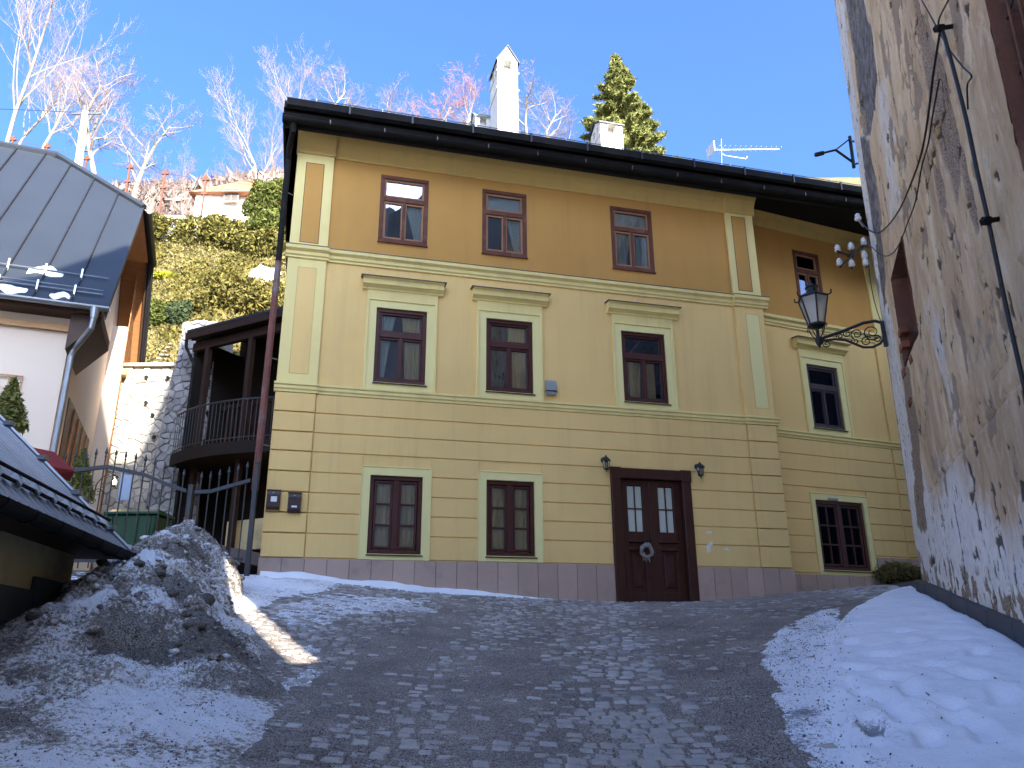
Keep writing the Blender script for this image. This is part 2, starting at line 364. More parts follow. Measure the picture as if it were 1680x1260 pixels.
# pilasters of the two upper storeys
def pil(F, s0, s1, h0, h1, name='pilaster', m='trim', panel=None, pm='ochre3', o=.05):
    p = MB().fbox(F, s0, s1, h0, h1, -.01, o, .004).build(name, M[m], house)
    if panel:
        a, b, c, d = panel
        q = MB()
        for (x0, x1, y0, y1) in ((a-.012, b+.012, c-.012, c), (a-.012, b+.012, d, d+.012), (a-.012, a, c, d), (b, b+.012, c, d)): q.fbox(F, x0, x1, y0, y1, o-.02, o+.0035)
        q.build('panel_groove', M['brownframe'] if pm == 'ochre3' else M['olive'], p)
        MB().fbox(F, a, b, c, d, o-.02, o+.002).build('panel', M[pm], p)
pil(F, SL, .03, 7.30, 9.36, panel=(-.49, -.16, 7.40, 9.14)); pil(F, SL, .03, 4.57, 7.07, panel=(-.47, -.15, 4.76, 6.86), pm='yellow')
pil(F, 8.65, SR, 7.30, 9.36, panel=(8.80, 9.12, 7.44, 9.26)); pil(F, 8.65, SR, 4.57, 7.07, m='yellow', panel=(8.90, 9.20, 4.76, 6.88), pm='trimgreen')
pil(FW, 14.98, 15.5, 4.57, 7.07, m='yellow'); pil(FW, 15.05, 15.5, 7.3, 10.0, m='trim')
# string course, cornice, eave moulding (profiles: outward, height)
STR = [(-.02, 4.40), (.03, 4.40), (.035, 4.44), (.06, 4.46), (.06, 4.51), (.085, 4.53), (.085, 4.565), (-.02, 4.575)]
CORN = [(-.02, 7.05), (.03, 7.05), (.035, 7.09), (.06, 7.11), (.065, 7.17), (.12, 7.21), (.125, 7.275), (-.02, 7.30)]
def run(name, F, prof, segs, m):
    for s0, s1, k in segs: MB().prof(F, s0, s1, [(o+(k if o > 0 else 0), h) for o, h in prof]).build(name, M[m], house)
run('string_course', F, STR, [(SL-.03, .06, .03), (.06, 8.62, 0), (8.62, SR+.07, .03)], 'trim'); run('string_course', FW, STR, [(11.3, 17, 0)], 'trim')
run('cornice', F, CORN, [(SL-.05, .07, .05), (.07, 8.61, 0), (8.61, SR+.11, .05)], 'trim'); run('cornice', FW, CORN, [(11.3, 17, 0)], 'trim')
FL = [(-.02, 7.301), (.135, 7.278), (.135, 7.287), (-.02, 7.312)]
run('cornice_flashing', F, FL, [(SL-.06, .075, .05), (.075, 8.6, 0), (8.6, SR+.12, .05)], 'flash')
EV = [(-.02, 9.34), (.03, 9.345), (.04, 9.37), (.025, 9.40), (.03, 9.46), (.06, 9.56), (.12, 9.66), (.2, 9.74), (.3, 9.80), (.32, 9.82), (.32, 9.9), (-.02, 9.9)]
run('eave_moulding', F, EV, [(SL-.02, .05, .05), (.05, 8.63, 0), (8.63, SR+.04, .05)], 'olive'); run('eave_moulding', FW, [(-.02, 9.6), (.03, 9.6), (.08, 9.8), (.2, 9.95), (.2, 10.0), (-.02, 10.0)], [(11.3, 17, 0)], 'olive')
# plinth tiles
def gs(s): return float(np.interp(s, [a for a, b in FACG], [b for a, b in FACG]))
def plinth(F, segs, gf, top, wdt=.365, o=.04):
    for s0, s1 in segs:
        n = max(1, round((s1-s0)/wdt)); st = (s1-s0)/n
        for i in range(n):
            a, b = s0+i*st, s0+(i+1)*st
            MB().fbox(F, a+.004, b-.004, min(gf(a), gf(b))-.25, top+random.uniform(-.004, .004), -.01, o+random.uniform(-.002, .003), .004).build('plinth_tile', M['plinth'], house)
        MB().fbox(F, s0, s1, min(gf(s0), gf(s1))-.25, top-.012, -.02, o-.014).build('plinth_backing', M['grout'], house)
plinth(F, [(SL-.02, DOOR[0]), (DOOR[1], SR+.04)], gs, 1.495)
gw = lambda s: float(np.interp(s, [11.8, 13.2, 14.3, 15.1], [1.09, 1.24, 1.4, 1.56]))
plinth(FW, [(11.4, 14.0)], gw, 1.47, .42); plinth(FW, [(14.0, 17)], gw, 1.88, .42, .06)
# windows
def drape(F, s0, s1, h0, h1, o, m, parent, pull=0.0, folds=7, seed=0):
    n = 40; k = 12; V = []; Q = []
    for j in range(k+1):
        v = j/k; hh = h1+(h0-h1)*v
        for i in range(n+1):
            u = i/n
            # pull>0 gathers towards s1 at the bottom, pull<0 towards s0
            if pull >= 0: a, b = s0+(s1-s0)*pull*(v**.8), s1
            else: a, b = s0, s1+(s1-s0)*pull*(v**.8)
            ss = a+(b-a)*u
            V.append(F(ss, hh, o+.025*math.sin(u*folds*6.283+seed+.6*math.sin(v*3+u*4))*(.7+.5*v)))
    for j in range(k):
        for i in range(n):
            q = j*(n+1)+i; Q.append((q, q+1, q+n+2, q+n+1))
    MB().add(V, Q).build('curtain', m, parent, smooth=True)
def window(F, op, kind, style, curt=None):
    s0, s1, h0, h1 = op; fr, ed = {'old': ('brownframe', 'orangewood'), 'mar': ('maroon', 'maroon_red'), 'grey': ('sillmetal', 'sillmetal')}[style]
    oo = .012 if style == 'old' else -.02
    W = .085 if style == 'old' else .075
    f = MB()
    def bar(a, b, c, d, o0, o1, bv=.006): f.fbox(F, a, b, c, d, o0, o1, bv)
    bar(s0, s1, h0, h0+W, oo-.12, oo); bar(s0, s1, h1-W, h1, oo-.12, oo)
    bar(s0, s0+W, h0+W, h1-W, oo-.12, oo-.001); bar(s1-W, s1, h0+W, h1-W, oo-.12, oo-.001)
    panes = []
    ia, ib, ha, hb = s0+W, s1-W, h0+W, h1-W
    sw = .042
    sash = MB()
    def sashrect(a, b, c, d, cols=1, rows=1):
        o0, o1 = oo-.085, oo-.028
        for x0, x1, y0, y1 in ((a, b, c, c+sw), (a, b, d-sw, d), (a, a+sw, c+sw, d-sw), (b-sw, b, c+sw, d-sw)): sash.fbox(F, x0, x1, y0, y1, o0, o1, .006)
        A, B, C, D = a+sw, b-sw, c+sw, d-sw
        for i in range(1, cols): x = A+(B-A)*i/cols; sash.fbox(F, x-.013, x+.013, C, D, o0+.01, o1-.004, .004)
        for j in range(1, rows): y = C+(D-C)*j/rows; sash.fbox(F, A, B, y-.016, y+.016, o0+.008, o1-.006, .004)
        for i in range(cols):
            for j in range(rows):
                panes.append((A+(B-A)*i/cols, A+(B-A)*(i+1)/cols, C+(D-C)*j/rows, C+(D-C)*(j+1)/rows))
    mid = (ia+ib)/2
    if kind == 'T':
        ht = ha+(hb-ha)*.665
        bar(ia, ib, ht-.055, ht+.05, oo-.12, oo-.004)
        sashrect(ia, ib, ht+.05, hb); sashrect(ia, mid-.012, ha, ht-.055); sashrect(mid+.012, ib, ha, ht-.055)
        bar(mid-.03, mid+.03, ha, ht-.055, oo-.03, oo-.006, .005)
    else:
        c, r = {'G': (1, 3), 'W': (2, 3)}[kind]
        bar(mid-.055, mid+.055, ha, hb, oo-.12, oo-.006)
        sashrect(ia+.01, mid-.055, ha+.02, hb-.01, c, r); sashrect(mid+.055, ib-.01, ha+.02, hb-.01, c, r)
    wn = f.build('window', M[fr], house)
    sash.build('sash', M[fr if style != 'old' else 'orangewood'], wn)
    for p in panes: MB().fbox(F, p[0]-.004, p[1]+.004, p[2]-.004, p[3]+.004, oo-.066, oo-.060).build('pane', M['glass'], wn)
    if style != 'old': MB().prof(F, s0-.015, s1+.03, [(oo-.02, h0+.012), (oo+.075, h0-.018), (oo+.075, h0-.035), (oo-.02, h0-.03)]).build('sill', M['sillmetal'], wn)
    else: MB().prof(F, s0-.01, s1+.01, [(oo-.02, h0+.004), (oo+.03, h0-.008), (oo+.03, h0-.024), (oo-.02, h0-.02)]).build('sill', M['brownframe'], wn)
    for c in (curt or []):
        a, b, p, m, kk = c[:5]
        y1 = hb-.02 if len(c) < 6 else ha+(hb-ha)*c[5]; y0 = ha-.02 if len(c) < 7 else ha+(hb-ha)*c[6]
        drape(F, ia+(ib-ia)*a, ia+(ib-ia)*b, y0, y1, oo-.125, M[m], wn, p, kk, s0*3)
    return wn
window(F, W3[0], 'T', 'old', [(.50, 1.02, .62, 'curtainwhite', 6, .66)])
window(F, W3[1], 'T', 'old', [(.0, 1.0, 0, 'blind', 1, 1.0, .70), (.52, 1.02, .6, 'curtainwhite', 5, .66)])
window(F, W3[2], 'T', 'old', [(.0, 1.0, 0, 'blind', 1, 1.0, .70), (0, .55, -.35, 'curtainwhite', 5, .66), (.5, 1.0, .3, 'curtainwhite', 5, .66)])
window(F, W2[0], 'T', 'mar', [(0, .38, -.6, 'curtainwhite', 3), (.52, 1.02, .25, 'curtain', 7)])
window(F, W2[1], 'T', 'mar', [(.5, 1.02, .05, 'curtain', 6)])
window(F, W2[2], 'T', 'mar', [(.15, .5, -.2, 'curtain', 5, .66), (.5, .85, .2, 'curtain', 6, .66)])
window(F, W1[0], 'G', 'mar', [(0, 1, 0, 'curtain', 9)])
window(F, W1[1], 'G', 'mar', [(0, 1, 0, 'curtain', 8)])
window(FW, WW3[0], 'T', 'old', [(0, 1, 0, 'blind', 1, 1., .7)])
window(FW, WW2[0], 'T', 'grey'); window(FW, WW1[0], 'W', 'mar', [(0, 1, 0, 'interior', 10)])  # dark interior tone on the wing drape stands in for a dim room
# window surrounds
def surround1(F, op, dl=.14, dr=.14, dt=.14, db=.10):
    s0, s1, h0, h1 = op; a, b, c, d = s0-dl, s1+dr, h0-db, h1+dt; q = MB()
    for x0, x1, y0, y1 in ((a, b, h1, d), (a, b, c, h0), (a, s0, h0, h1), (s1, b, h0, h1)): q.fbox(F, x0, x1, y0, y1, -.01, .03)
    sr = q.build('window_surround', M['trimgreen'], house); q = MB()
    for x0, x1, y0, y1 in ((a-.02, b+.02, d, d+.022), (a-.02, a, c, d), (b, b+.02, c, d)): q.fbox(F, x0, x1, y0, y1, -.01, .042, .004)
    q.build('edge_moulding', M['trim'], sr)
for o_ in W1: surround1(F, o_)
for o_ in WW1: surround1(FW, o_, .10, .12, .13, .10)
def surround2(F, op):
    s0, s1, h0, h1 = op; a, b, c = s0-.19, s1+.2, 4.577; q = MB()
    top = h1+.40
    for x0, x1, y0, y1 in ((s0-.14, s1+.145, h1, h1+.14), (s0-.14, s1+.145, c, h0), (s0-.14, s0, h0, h1), (s1, s1+.145, h0, h1)): q.fbox(F, x0, x1, y0, y1, -.01, .018)
    sr = q.build('window_surround', M['trimgreen'], house); q = MB()
    for x0, x1, y0, y1 in ((a, s0-.14, c, h1+.165), (s1+.145, b, c, h1+.165), (s0-.14, s1+.145, h1+.14, h1+.165)): q.fbox(F, x0, x1, y0, y1, -.01, .04, .006)
    q.fbox(F, a, b, h1+.165, top-.02, -.01, .034)
    q.build('edge_moulding', M['trim'], sr)
    MB().prof(F, a-.10, b+.10, [(-.02, top-.05), (.05, top-.05), (.055, top-.02), (.10, top+.01), (.15, top+.03), (.15, top+.13), (.19, top+.15), (.2, top+.17), (-.02, top+.175)]).build('hood', M['trim'], sr)
    MB().prof(F, a-.14, b+.14, [(-.02, top+.196), (.225, top+.172), (.225, top+.158), (-.02, top+.18)]).build('hood_flashing', M['flash'], sr)
for o_ in W2: surround2(F, o_)
for o_ in WW2: surround2(FW, o_)
# door
s0, s1, h0, h1 = DOOR; JW = .19
d = MB(); d.fbox(F, s0, s0+JW, h0, h1-.2, -.15, .07, .012); d.fbox(F, s1-JW, s1, h0, h1-.2, -.15, .07, .012)
d.fbox(F, s0, s1, h1-.2, h1, -.15, .075, .012); d.fbox(F, s0-.012, s0+JW+.008, h1-.22, h1+.012, -.1, .085, .008); d.fbox(F, s1-JW-.008, s1+.012, h1-.22, h1+.012, -.1, .085, .008)
door = d.build('door', M['doorwood'], house, label='dark brown double front door with pale glass panes')
L0, L1 = s0+JW, s1-JW; LM = (L0+L1)/2; HT = h1-.2
for k, (a, b) in enumerate(((L0, LM-.004), (LM+.004, L1))):
    q = MB(); st = .16; pw = (b-a-.31)/2
    ga, gb = a+pw, b-pw; gc, gd = 2.13, 3.02
    for x0, x1, y0, y1 in ((a, ga, h0, HT), (gb, b, h0, HT), (ga, gb, gd, HT), (ga, gb, 1.93, gc), (ga, gb, h0, 1.02)): q.fbox(F, x0, x1, y0, y1, -.12, -.055, .008)
    q.fbox(F, ga, gb, 1.02, 1.93, -.12, -.085)
    lf = q.build('door_leaf', M['doorwood'], door)
    MB().fbox(F, ga+.05, gb-.05, 1.10, 1.72, -.1, -.06, .02).fbox(F, ga+.10, gb-.10, 1.17, 1.65, -.08, -.045, .012).build('panel', M['doorwood'], lf)
    MB().fbox(F, ga-.04, gb+.04, 1.78, 1.84, -.1, -.03, .012).fbox(F, ga-.06, gb+.06, 1.93, 1.97, -.1, -.02, .012).build('rail_moulding', M['doorwood'], lf)
    for i in range(2):
        for j in range(2):
            gm = (ga+gb)/2; hm = (gc+gd)/2
            MB().fbox(F, (ga if i == 0 else gm)+.012, (gm if i == 0 else gb)-.012, (gc if j == 0 else hm)+.012, (hm if j == 0 else gd)-.012, -.1, -.085).build('pane', M['frosted'], lf)
    MB().fbox(F, (ga+gb)/2-.012, (ga+gb)/2+.012, gc, gd, -.1, -.065).fbox(F, ga, gb, (gc+gd)/2-.012, (gc+gd)/2+.012, -.1, -.068).build('glazing_bar', M['doorwood'], lf)
MB().fbox(F, LM-.03, LM+.03, h0, HT, -.07, -.04, .006).build('meeting_strip', M['doorwood'], door)
MB().fbox(F, LM-.09, LM-.055, 1.88, 2.08, -.06, -.045, .004).tube([F(LM-.07, 1.99, -.05), F(LM-.07, 1.99, .0), F(LM-.18, 1.985, .005)], .011, 8).build('door_handle', M['black'], door)
MB().fbox(F, s0, s1, h0-.1, h0+.03, -.2, .1).build('threshold', M['grout'], door)
# eaves, gutters, roof
E0, E1 = -.99, 18.5
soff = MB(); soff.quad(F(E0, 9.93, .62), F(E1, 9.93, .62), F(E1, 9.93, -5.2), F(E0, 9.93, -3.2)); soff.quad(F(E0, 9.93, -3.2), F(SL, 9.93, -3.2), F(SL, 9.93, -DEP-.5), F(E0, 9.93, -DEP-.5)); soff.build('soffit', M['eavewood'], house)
g = MB()
def halfpipe(mb, F, s0, s1, oc, hc, r, n=8, th=.008):
    pr = [(oc+r*math.cos(math.pi+math.pi*i/n), hc+r*math.sin(math.pi+math.pi*i/n)) for i in range(n+1)]
    pr += [(oc+(r-th)*math.cos(2*math.pi-math.pi*i/n), hc+(r-th)*math.sin(2*math.pi-math.pi*i/n)) for i in range(n+1)]
    mb.prof(F, s0, s1, pr)
halfpipe(g, F, E0, E1, .63, 9.70, .105); g.tube([F(E0, 9.705, .735), F(E1, 9.705, .735)], .013, 6)
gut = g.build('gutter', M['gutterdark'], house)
for s in np.arange(-.1, 13, 1.04): MB().fbox(F, s-.009, s+.009, 9.62, 9.71, .72, .747).build('gutter_bracket', M['flash'], gut)
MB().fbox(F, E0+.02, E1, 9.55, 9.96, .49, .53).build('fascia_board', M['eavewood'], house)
up = MB().prof(F, E0+.05, E1, [(.50, 9.93), (.60, 9.93), (.67, 9.98), (.68, 10.13), (.65, 10.14), (.50, 10.08)]).build('roof_edge_gutter', M['gutterdark'], house)
for s in np.arange(.25, 13, 1.23): MB().fbox(F, s-.018, s+.018, 9.95, 10.165, .66, .695).build('strap', M['black'], up)
TP = math.tan(math.radians(36)); RB = -5.6
rz = lambda o: 10.11+TP*(.62-o)
rf = MB()
hipx = E0+.15; 
rf.quad(F(hipx, rz(.62), .62), F(E1, rz(.62), .62), F(E1, rz(RB), RB), F(hipx+.62-RB, rz(RB), RB))
rf.poly([F(hipx, rz(.62), .62), F(hipx+.62-RB, rz(RB), RB), F(hipx, rz(.62), 2*RB-.62)])
rf.quad(F(hipx, rz(.62), 2*RB-.62), F(hipx+.62-RB, rz(RB), RB), F(E1, rz(RB), RB), F(E1, rz(.62), 2*RB-.62))
rf.poly([F(E1, rz(.62), .62), F(E1, rz(.62), 2*RB-.62), F(E1, rz(RB), RB)]); roof = rf.build('roof', M['rooftile'], house)
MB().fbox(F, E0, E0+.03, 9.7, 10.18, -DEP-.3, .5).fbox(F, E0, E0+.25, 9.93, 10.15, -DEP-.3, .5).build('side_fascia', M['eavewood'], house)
sg = MB()
for hh in (.10,): sg.tube([F(-.5, rz(.38)+hh, .38), F(13.5, rz(.38)+hh, .38)], .010, 6)
for s in np.arange(-.4, 13.4, 1.3): sg.fbox(F, s-.007, s+.007, rz(.38)-.02, rz(.38)+.12, .36, .40)
sg.build('snow_guard', M['zinc'], roof)
def chimney(sc_, o_, wd, dp, top, gable, cap, band, wins):
    """box chimney; sc_ left s of front face, o_ offset of the front face, dp deep"""
    zb = rz(o_-dp)-.3; zb = min(zb, rz(o_)-.5)
    body = MB().fbox(F, sc_, sc_+wd, zb, top, o_-dp, o_)
    for b in band: body.fbox(F, sc_-.03, sc_+wd+.03, b, b+.06, o_-dp-.03, o_+.03)
    c = body.build('chimney', M['chimwhite'], house)
    MB().fbox(F, sc_-.02, sc_+wd+.02, zb, rz(o_)+.10, o_-dp-.02, o_+.012).build('lead_apron', M['flash'], c)
    hs = .30
    # flue openings storey
    up_ = MB(); cw = wd*.30
    for (a, b) in ((sc_, sc_+cw), (sc_+wd-cw, sc_+wd)):
        for (p, q) in ((o_-cw, o_), (o_-dp, o_-dp+cw)): up_.fbox(F, a, b, top, top+hs, p, q)
    if dp > .65: up_.fbox(F, sc_, sc_+wd*.25, top, top+hs, o_-dp/2-.07, o_-dp/2+.07); up_.fbox(F, sc_+wd*.75, sc_+wd, top, top+hs, o_-dp/2-.07, o_-dp/2+.07)
    up_.fbox(F, sc_+wd*.3, sc_+wd*.7, top, top+hs, o_-dp*.7, o_-dp*.3)
    up_.build('flue_head', M['chimwhite'], c)
    MB().fbox(F, sc_+.06, sc_+wd-.06, top-.01, top+.012, o_-dp+.06, o_-.06).build('flue_opening', M['black'], c)
    t0 = top+hs; k = MB(); rt = gable
    mid = sc_+wd/2; e = .05
    if cap == 'front':
        k2 = MB().poly([F(sc_, t0, o_), F(sc_+wd, t0, o_), F(mid, t0+rt, o_)]).poly([F(sc_, t0, o_-dp), F(mid, t0+rt, o_-dp), F(sc_+wd, t0, o_-dp)]).quad(F(sc_, t0, o_), F(sc_, t0, o_-dp), F(sc_+wd, t0, o_-dp), F(sc_+wd, t0, o_)); k2.build('gable', M['chimwhite'], c)
        for sg_ in (-1, 1):
            x = mid+sg_*(wd/2+e); zz = t0-rt*e/(wd/2)
            k.hexa([F(x, zz, o_+e), F(mid, t0+rt, o_+e), F(mid, t0+rt, o_-dp-e), F(x, zz, o_-dp-e), F(x, zz+.04, o_+e), F(mid, t0+rt+.045, o_+e), F(mid, t0+rt+.045, o_-dp-e), F(x, zz+.04, o_-dp-e)])
    else:
        om = o_-dp/2
        k2 = MB().poly([F(sc_, t0, o_), F(sc_, t0+rt, om), F(sc_, t0, o_-dp)]).poly([F(sc_+wd, t0, o_), F(sc_+wd, t0, o_-dp), F(sc_+wd, t0+rt, om)]).quad(F(sc_, t0, o_), F(sc_, t0, o_-dp), F(sc_+wd, t0, o_-dp), F(sc_+wd, t0, o_)); k2.build('gable', M['chimwhite'], c)
        for sg_ in (-1, 1):
            oo = om+sg_*(dp/2+e); zz = t0-rt*e/(dp/2)
            k.hexa([F(sc_-e, zz, oo), F(sc_+wd+e, zz, oo), F(sc_+wd+e, t0+rt, om), F(sc_-e, t0+rt, om), F(sc_-e, zz+.04, oo), F(sc_+wd+e, zz+.04, oo), F(sc_+wd+e, t0+rt+.045, om), F(sc_-e, t0+rt+.045, om)])
    k.build('chimney_cap', M['black'] if cap == 'front' else (M['copper'] if cap == 'green' else M['black']), c)
    return c
def fo(px, py, o):       # facade coordinate of a pixel on the plane o
    d_ = ray(px, py); n_ = np.array([-math.sin(YAW), math.cos(YAW), 0]); q = d_*((DM-o)/(d_@n_)); return q[0]*math.cos(YAW)+q[1]*math.sin(YAW), q[2]
oc = -3.2
a, zt = fo(816.5, 100, oc); b, _ = fo(849, 100, oc); _, ztw = fo(830, 112, oc); _, zb1 = fo(830, 145, oc); _, ztop = fo(833, 77, oc)
tc = chimney(a, oc, b-a, .85, fo(830, 113, oc)[1], ztop-fo(830, 113, oc)[1]-.30, 'front', [zb1-.05, fo(830, 117, oc)[1]-.05], 0)
tc['label'] = 'tall white chimney with gabled dark cap'
oc = -4.4; a, z1 = fo(780, 180, oc); b, _ = fo(806, 180, oc)
c2 = chimney(a, oc, b-a, .5, fo(790, 205, oc)[1], .22, 'green', [], 0); c2['label'] = 'small white chimney with green cap behind the tall one'
oc = -2.7; a, _ = fo(986, 225, oc); b, _ = fo(1022, 225, oc)
c3 = chimney(a, oc, b-a, .75, fo(1000, 218, oc)[1], .20, 'black', [fo(1000, 219, oc)[1]-.06], 0); c3['label'] = 'squat white chimney in front of the spruce'
# TV aerial on the roof
oa = -1.6
a0 = fo(1182, 262, oa); a1 = fo(1183, 228, oa)
an = empty('roof_antenna', F(a0[0], rz(oa), oa), 'white television aerial with long boom on the house roof', 'antenna')
MB().tube([F(a0[0], rz(oa)-.1, oa), F(a1[0], a1[1], oa)], .014, 8).build('mast', M['zinc'], an)
b0 = fo(1166, 246, oa); b1 = fo(1278, 245, oa)
bm_ = MB().tube([F(b0[0], b0[1], oa), F(b1[0], b1[1], oa)], .014, 8).tube([F(a0[0]+.05, b0[1]-.05, oa), F(a0[0]+.15, b0[1]-.10, oa), F(a0[0]+.75, b0[1]-.10, oa), F(a0[0]+.80, b0[1]-.02, oa)], .01, 6).build('boom', M['whitecer'], an)
for i in range(14):
    s = b0[0]+(b1[0]-b0[0])*i/13; MB().tube([F(s, b0[1]+(b1[1]-b0[1])*i/13, oa-.22+.008*i), F(s, b0[1]+(b1[1]-b0[1])*i/13, oa+.22-.008*i)], .006, 5).build('element', M['whitecer'], an)
MB().fbox(F, b0[0]-.01, b0[0]+.01, b0[1]-.15, b0[1]+.15, oa-.2, oa+.2).build('reflector', M['whitecer'], an)
# downpipe at the left corner
dp = MB(); dp.tube([F(-.78, 9.62, .60), F(-.78, 9.45, .58), F(-.84, 9.25, .20), F(-.84, 9.1, .10), F(-.84, 6.9, .10)], .058, 10); dpo = dp.build('downpipe', M['gutterdark'], house)
MB().tube([F(-.84, 6.9, .10), F(-.86, 2.6, .10)], .06, 10).build('downpipe_lower', M['redpipe'], dpo)
for h in (8.4, 6.9, 5.0, 3.4): MB().tube([F(-.84, h, .10), F(-.70, h, .01)], .012, 6).build('pipe_clamp', M['zinc'], dpo)

# number plate over the wing window, plaster scuffs beside the door
pl_ = tag(MB().fbox(FW, 12.86, 13.13, 3.075, 3.125, .028, .05, .004).build('name_plate', M['ventgrey'], None), 'small grey plate above the ground-floor wing window', 'plate')
M['scuff'] = surf('plaster_scuff', (.74, .68, .55), .95, .1, 12, 60, .4)
for (s_, h_, a_, b_) in ((7.55, 1.86, .06, .09), (7.62, 1.93, .05, .05), (7.95, 1.84, .08, .035), (7.60, 2.15, .07, .03)):
    n_ = 14; V_ = [F(s_, h_, .0245)]+[F(s_+a_*(.6+.6*random.random())*math.cos(6.283*i/n_), h_+b_*(.6+.6*random.random())*math.sin(6.283*i/n_), .0235) for i in range(n_)]
    MB().add(V_, [(0, 1+i, 1+(i+1) % n_) for i in range(n_)]).build('plaster_scuff', M['scuff'], house)
# ------------------------------------------------------------------ fixtures on the facade
def mailbox(s0, s1, h0, h1, label, lab):
    r = empty('mailbox', F((s0+s1)/2, h0, .05), label, 'mailbox', 'mailboxes on the yellow facade')
    b = MB().prof(F, s0, s1, [(.045, h0), (.13, h0), (.15, h0+.04), (.15, h1-.08), (.12, h1), (.045, h1)]).build('body', M['mailbrown'], r, bevel=.004)
    MB().fbox(F, s0-.006, s1+.006, h1-.012, h1+.006, .05, .135, .003).fbox(F, s0+.02, s1-.02, h1-.1, h1-.085, .13, .158).build('flap', M['mailbrown'], r)
    MB().fbox(F, *lab, .14, .1535).build('name_label', M['paper'], r)
    MB().lathe(F((s0+s1)/2, h1-.055, .142), [(.012, 0), (.012, .02)], 10, Matrix.Rotation(math.radians(90), 3, 'X')).build('lock', M['zinc'], r)
mailbox(-.655, -.435, 2.285, 2.615, 'left brown mailbox with large white name label', (-.585, -.485, 2.41, 2.50))
mailbox(-.305, -.09, 2.255, 2.58, 'right brown mailbox with small pale label low on its front', (-.24, -.15, 2.325, 2.355))
# wall vent
r = empty('wall_vent', F(4.44, 4.70, .0), 'grey rounded vent box beside the middle first-floor window', 'vent')
vp = [(.0, 4.70), (.07, 4.70), (.09, 4.74), (.10, 4.86), (.085, 4.96), (.06, 5.0), (.0, 5.0)]
MB().prof(F, 4.34, 4.55, vp).build('housing', M['ventgrey'], r, bevel=.01)
MB().fbox(F, 4.335, 4.555, 4.765, 4.785, .0, .101).build('slot', M['black'], r)
# two wall lanterns
def walllamp(s, h, label):
    r = empty('wall_lantern', F(s, h-.2, .02), label, 'lantern', 'lanterns flanking the front door')
    MB().lathe(F(s, h, .022), [(.05, 0), (.06, .01), (.055, .025), (.02, .035)], 16, Matrix.Rotation(-YAW*0, 3, 'Z') @ Matrix.Rotation(math.radians(90), 3, 'X')).build('back_plate', M['black'], r)
    MB().tube([F(s, h, .04), F(s, h+.05, .09), F(s, h+.04, .14), F(s, h+.005, .15)], .011, 8).build('arm', M['black'], r)
    c = F(s, h-.2, .15)
    MB().lathe(c, [(.012, .27), (.016, .25), (.03, .235), (.055, .215), (.09, .175), (.095, .16), (.085, .155)], 8).build('roof', M['black'], r)
    MB().lathe(c, [(.068, .155), (.05, .01)], 6).build('glass', M['bulbglass'], r)
    q = MB()
    for k in range(6):
        a = k*math.pi/3; q.tube([(c[0]+.07*math.cos(a), c[1]+.07*math.sin(a), c[2]+.157), (c[0]+.052*math.cos(a), c[1]+.052*math.sin(a), c[2]+.01)], .005, 5)
    q.lathe(c, [(.006, -.05), (.016, -.04), (.008, -.025), (.03, -.012), (.056, .0), (.056, .012)], 8); q.build('cage', M['black'], r)
walllamp(5.48, 3.47, 'small black wall lantern left of the front door'); walllamp(7.45, 3.44, 'small black wall lantern right of the front door')
# wreath
wc = fo(1061, 903, .02)
r = empty('door_wreath', F(wc[0], wc[1], -.02), 'grey twig wreath hanging on the front door', 'wreath')
q = MB()
for k in range(70):
    a0 = random.uniform(0, 6.28); rr = .105+random.uniform(-.03, .03); pts = []; oo = random.uniform(-.005, .045); ph = random.uniform(0, 6)
    for i in range(7):
        a = a0+i*.25; r2 = rr+.018*math.sin(ph+i*1.3); pts.append(F(wc[0]+r2*math.cos(a), wc[1]+r2*math.sin(a), oo+.012*math.sin(ph+i)))
    q.tube(pts, .0055, 4)
q.build('twig_ring', M['twig'], r)
q = MB()
for k in range(7):
    x = random.uniform(-.07, .05); q.tube([F(wc[0]+x, wc[1]-.09, .02), F(wc[0]+x+random.uniform(-.05, .03), wc[1]-.16, .03), F(wc[0]+x+random.uniform(-.06, .10), wc[1]-random.uniform(.17, .27), .03)], .004, 4)
q.build('hanging_twigs', M['twig'], r)
MB().tube([F(wc[0], wc[1]+.09, .01), F(wc[0], wc[1]+.2, -.03)], .006, 5).build('cord', M['black'], r)

# ------------------------------------------------------------------ house on the left (dark standing-seam roof)
YL = math.radians(21.3); FLH = frame(YL, 0.0)      # o is minus b
def B(s, b, z): return FLH(s, z, -b)
M['lwhite'] = surf('left_house_render', (.58, .475, .375), .9, .04, 1, 70, .2, .003)
M['seamroof'] = surf('anthracite_sheet', (.034, .040, .050), .42, .12, 1.2, 30, .05, .004, metal=.35, spec=.5)
M['larch'] = surf('larch_boards', (.36, .155, .055), .7, .22, 2.5, 30, .35, .004, stretch=(1, 1, 10), rand=.25)
M['darkbrown'] = surf('dark_brown_timber', (.05, .024, .014), .6, .3, 3, 40, .3, .004, stretch=(1, 1, 5))
M['lightbeam'] = surf('pale_timber', (.46, .27, .13), .7, .2, 2.5, 30, .3, .004)
lh = empty('neighbour_house', B(-4, 17, 1.5), 'white house with dark standing-seam half-hipped roof and larch cladding', 'house')
SG, SWL, B0, B1, ZE = -2.11, -2.72, 15.9, 23.4, 6.19
RBm, TPL = 19.65, 1.308; zr = lambda b: ZE+TPL*(b-15.5); ZR = zr(RBm); BH = 18.32; ZH = zr(BH)
SLH = -13.0
q = MB(); wallholes(q, lambda s, h, o=0: B(s, B0-o, h), SLH, SWL, 0, 6.35, [(-6.2, -5.0, 2.0, 4.2)], 0, .2)
